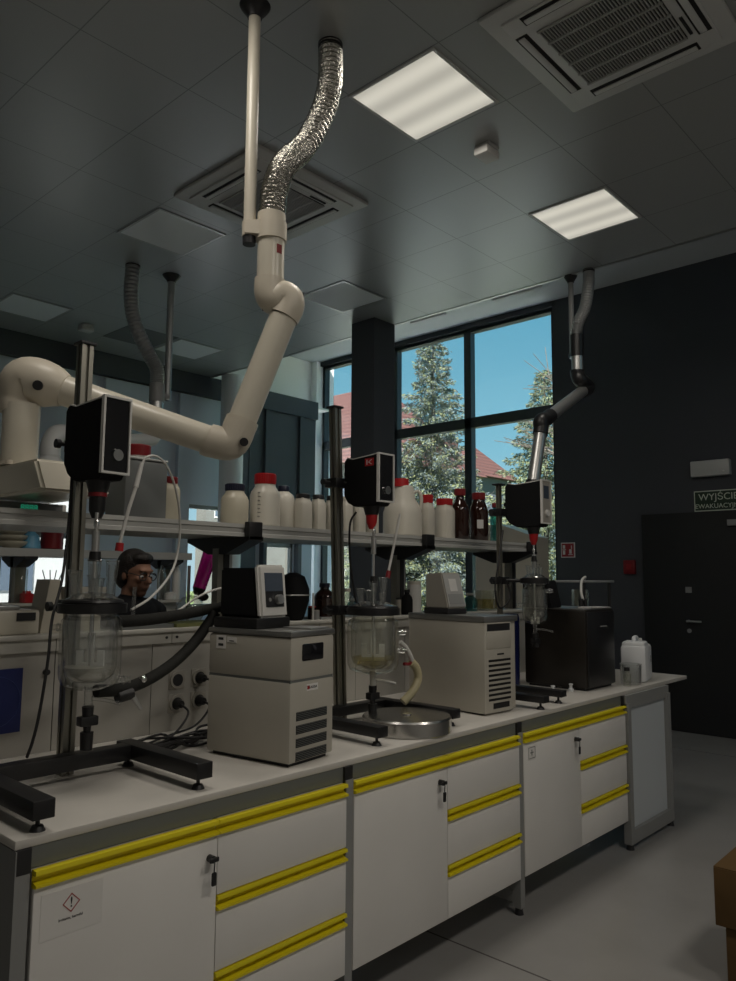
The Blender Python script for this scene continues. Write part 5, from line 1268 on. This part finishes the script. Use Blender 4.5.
def conifer(cx, cy, h, rad, label, nmat, seed, n=9000, thin=1.0):
    g = np.random.default_rng(seed)
    t = thing('conifer_tree', (cx, cy, -.8), label, 'tree')
    MB().cyl((cx, cy, -.8), (cx, cy, h*.97-.8), h*.018, .02, 12).build('trunk', M['bark'], t)
    br = int(26*h)
    F = (np.arange(br)/br)**.9; Zb = h*(.05+.94*F); Lb = rad*(1-F)**.85*g.uniform(.62, 1.12, br)+.12; Ab = np.arange(br)*2.399+g.uniform(-.3, .3, br)
    wgt = .15+Lb**1.3; wgt /= wgt.sum()
    for fm_, share in ((nmat, .62), ('leafy', .38)):
        m_ = int(n*share); k = g.choice(br, m_, p=wgt)
        u = g.random(m_)**.7; L = Lb[k]; r = L*u; aa = Ab[k]+g.normal(0, .10, m_)*(1.3-u)
        sag = -.22*r-.10*L*np.sin(u*PI)
        sp2 = (.05+.16*(1-u)*L)
        P = np.stack([cx+np.cos(aa)*r, cy+np.sin(aa)*r, Zb[k]-.8+sag], 1)+g.normal(0, 1, (m_, 3))*sp2[:, None]*np.array([.7, .7, .55])
        s = (g.uniform(.028, .07, m_)*thin)[:, None]
        d1 = np.stack([np.cos(aa), np.sin(aa), np.full(m_, -.45)], 1)+g.normal(0, .45, (m_, 3)); d1 /= np.linalg.norm(d1, axis=1)[:, None]
        d2 = g.normal(0, 1, (m_, 3)); d2 /= np.linalg.norm(d2, axis=1)[:, None]
        V = np.stack([P, P+d1*s*.8+d2*s*.38, P+d1*s*1.9, P+d1*s*.8-d2*s*.38], 1).reshape(-1, 3)-np.array([cx, cy, -.8])
        me = bpy.data.meshes.new('foliage'); me.from_pydata(V.tolist(), [], np.arange(m_*4).reshape(-1, 4).tolist()); me.materials.append(M[fm_])
        o = bpy.data.objects.new('foliage' if share > .5 else 'light_foliage', me); COL.objects.link(o); o.parent = t
        if share < .5: o['label'] = 'lighter yellow-green foliage'
conifer(18.5, 12.95, 10.9, 2.7, 'tall blue-green spruce outside, behind the middle window pane', 'leafb', 3, 110000)
conifer(18.0, 8.6, 8.3, 2.9, 'green spruce outside at the right end of the window', 'leafd', 5, 80000)
conifer(24.0, 15.2, 6.6, 2.0, 'small loose tree outside between the two spruces', 'leafb', 8, 22000)
conifer(22.0, 18.5, 7.2, 3.0, 'broad bush-like tree outside left of the tall spruce', 'leafd', 9, 45000)
conifer(20.0, 11.0, 5.0, 2.6, 'low broad evergreen outside below the two spruces', 'leafd', 12, 40000)
conifer(17.0, 13.9, 5.2, 2.3, 'low evergreen in front of the tall spruce outside', 'leafd', 15, 45000)
def bare_tree(cx, cy, h, label, seed):
    random.seed(seed); b = MB()
    def grow(p, d, L, r, lv):
        q = p+d*L; b.cyl(p, q, r, r*.65, 6, cap=False)
        if lv == 0: return
        for k in range(3):
            dd = (d+Vector((random.gauss(0, .45), random.gauss(0, .45), random.gauss(.05, .3)))).normalized(); grow(p+d*L*random.uniform(.6, 1), dd, L*random.uniform(.55, .8), r*.55, lv-1)
    grow(Vector((cx, cy, -.8)), Vector((0, 0, 1)), h*.38, .16, 5)
    o = b.build('bare_tree', M['bark']); tag(o, label, 'tree')
bare_tree(15.5, 4.7, 9.6, 'bare leafless tree outside, its twigs at the upper right pane', 4)
bare_tree(25, 16.3, 7.2, 'low bare leafless tree outside between the two spruces', 6)
h_ = thing('annex', (2.5, 16, -.8), 'pale plastered building outside the low left windows', 'building')
MB().box(-8, 9, 15, 20, -.8, 6).build('wall', mat('bright_render', (.40, .40, .39), .8, var=.08, vscale=.8), h_)
b = MB()
for k in range(10): b.box(-7+1.6*k, -6.2+1.6*k, 14.97, 15, 1.2, 2.6)
b.build('windows', M['screen'], h_)

# ================================================================ SKY, SUN
wd = bpy.data.worlds.new('sky'); sc.world = wd; wd.use_nodes = True; nt = wd.node_tree; nt.nodes.clear()
out = nt.nodes.new('ShaderNodeOutputWorld'); bg = nt.nodes.new('ShaderNodeBackground'); bg.inputs['Strength'].default_value = 1.5
tc = nt.nodes.new('ShaderNodeTexCoord'); sp_ = nt.nodes.new('ShaderNodeSeparateXYZ'); rp = nt.nodes.new('ShaderNodeValToRGB')
nt.links.new(tc.outputs['Generated'], sp_.inputs[0]); nt.links.new(sp_.outputs['Z'], rp.inputs['Fac']); nt.links.new(rp.outputs['Color'], bg.inputs['Color']); nt.links.new(bg.outputs[0], out.inputs[0])
el = rp.color_ramp.elements; el[0].position = 0; el[0].color = (.36, .50, .55, 1); el[1].position = 1; el[1].color = (.03, .12, .25, 1)
e = el.new(.16); e.color = (.19, .42, .52, 1); e = el.new(.42); e.color = (.045, .235, .36, 1)
sl = bpy.data.lights.new('sun', 'SUN'); sl.energy = 19; sl.angle = R_(.6); sl.color = (1, .96, .90)
so = bpy.data.objects.new('sun', sl); COL.objects.link(so); so.rotation_euler = Vector((.55, .35, -.76)).to_track_quat('-Z', 'Y').to_euler(); so.location = (0, 0, 30)
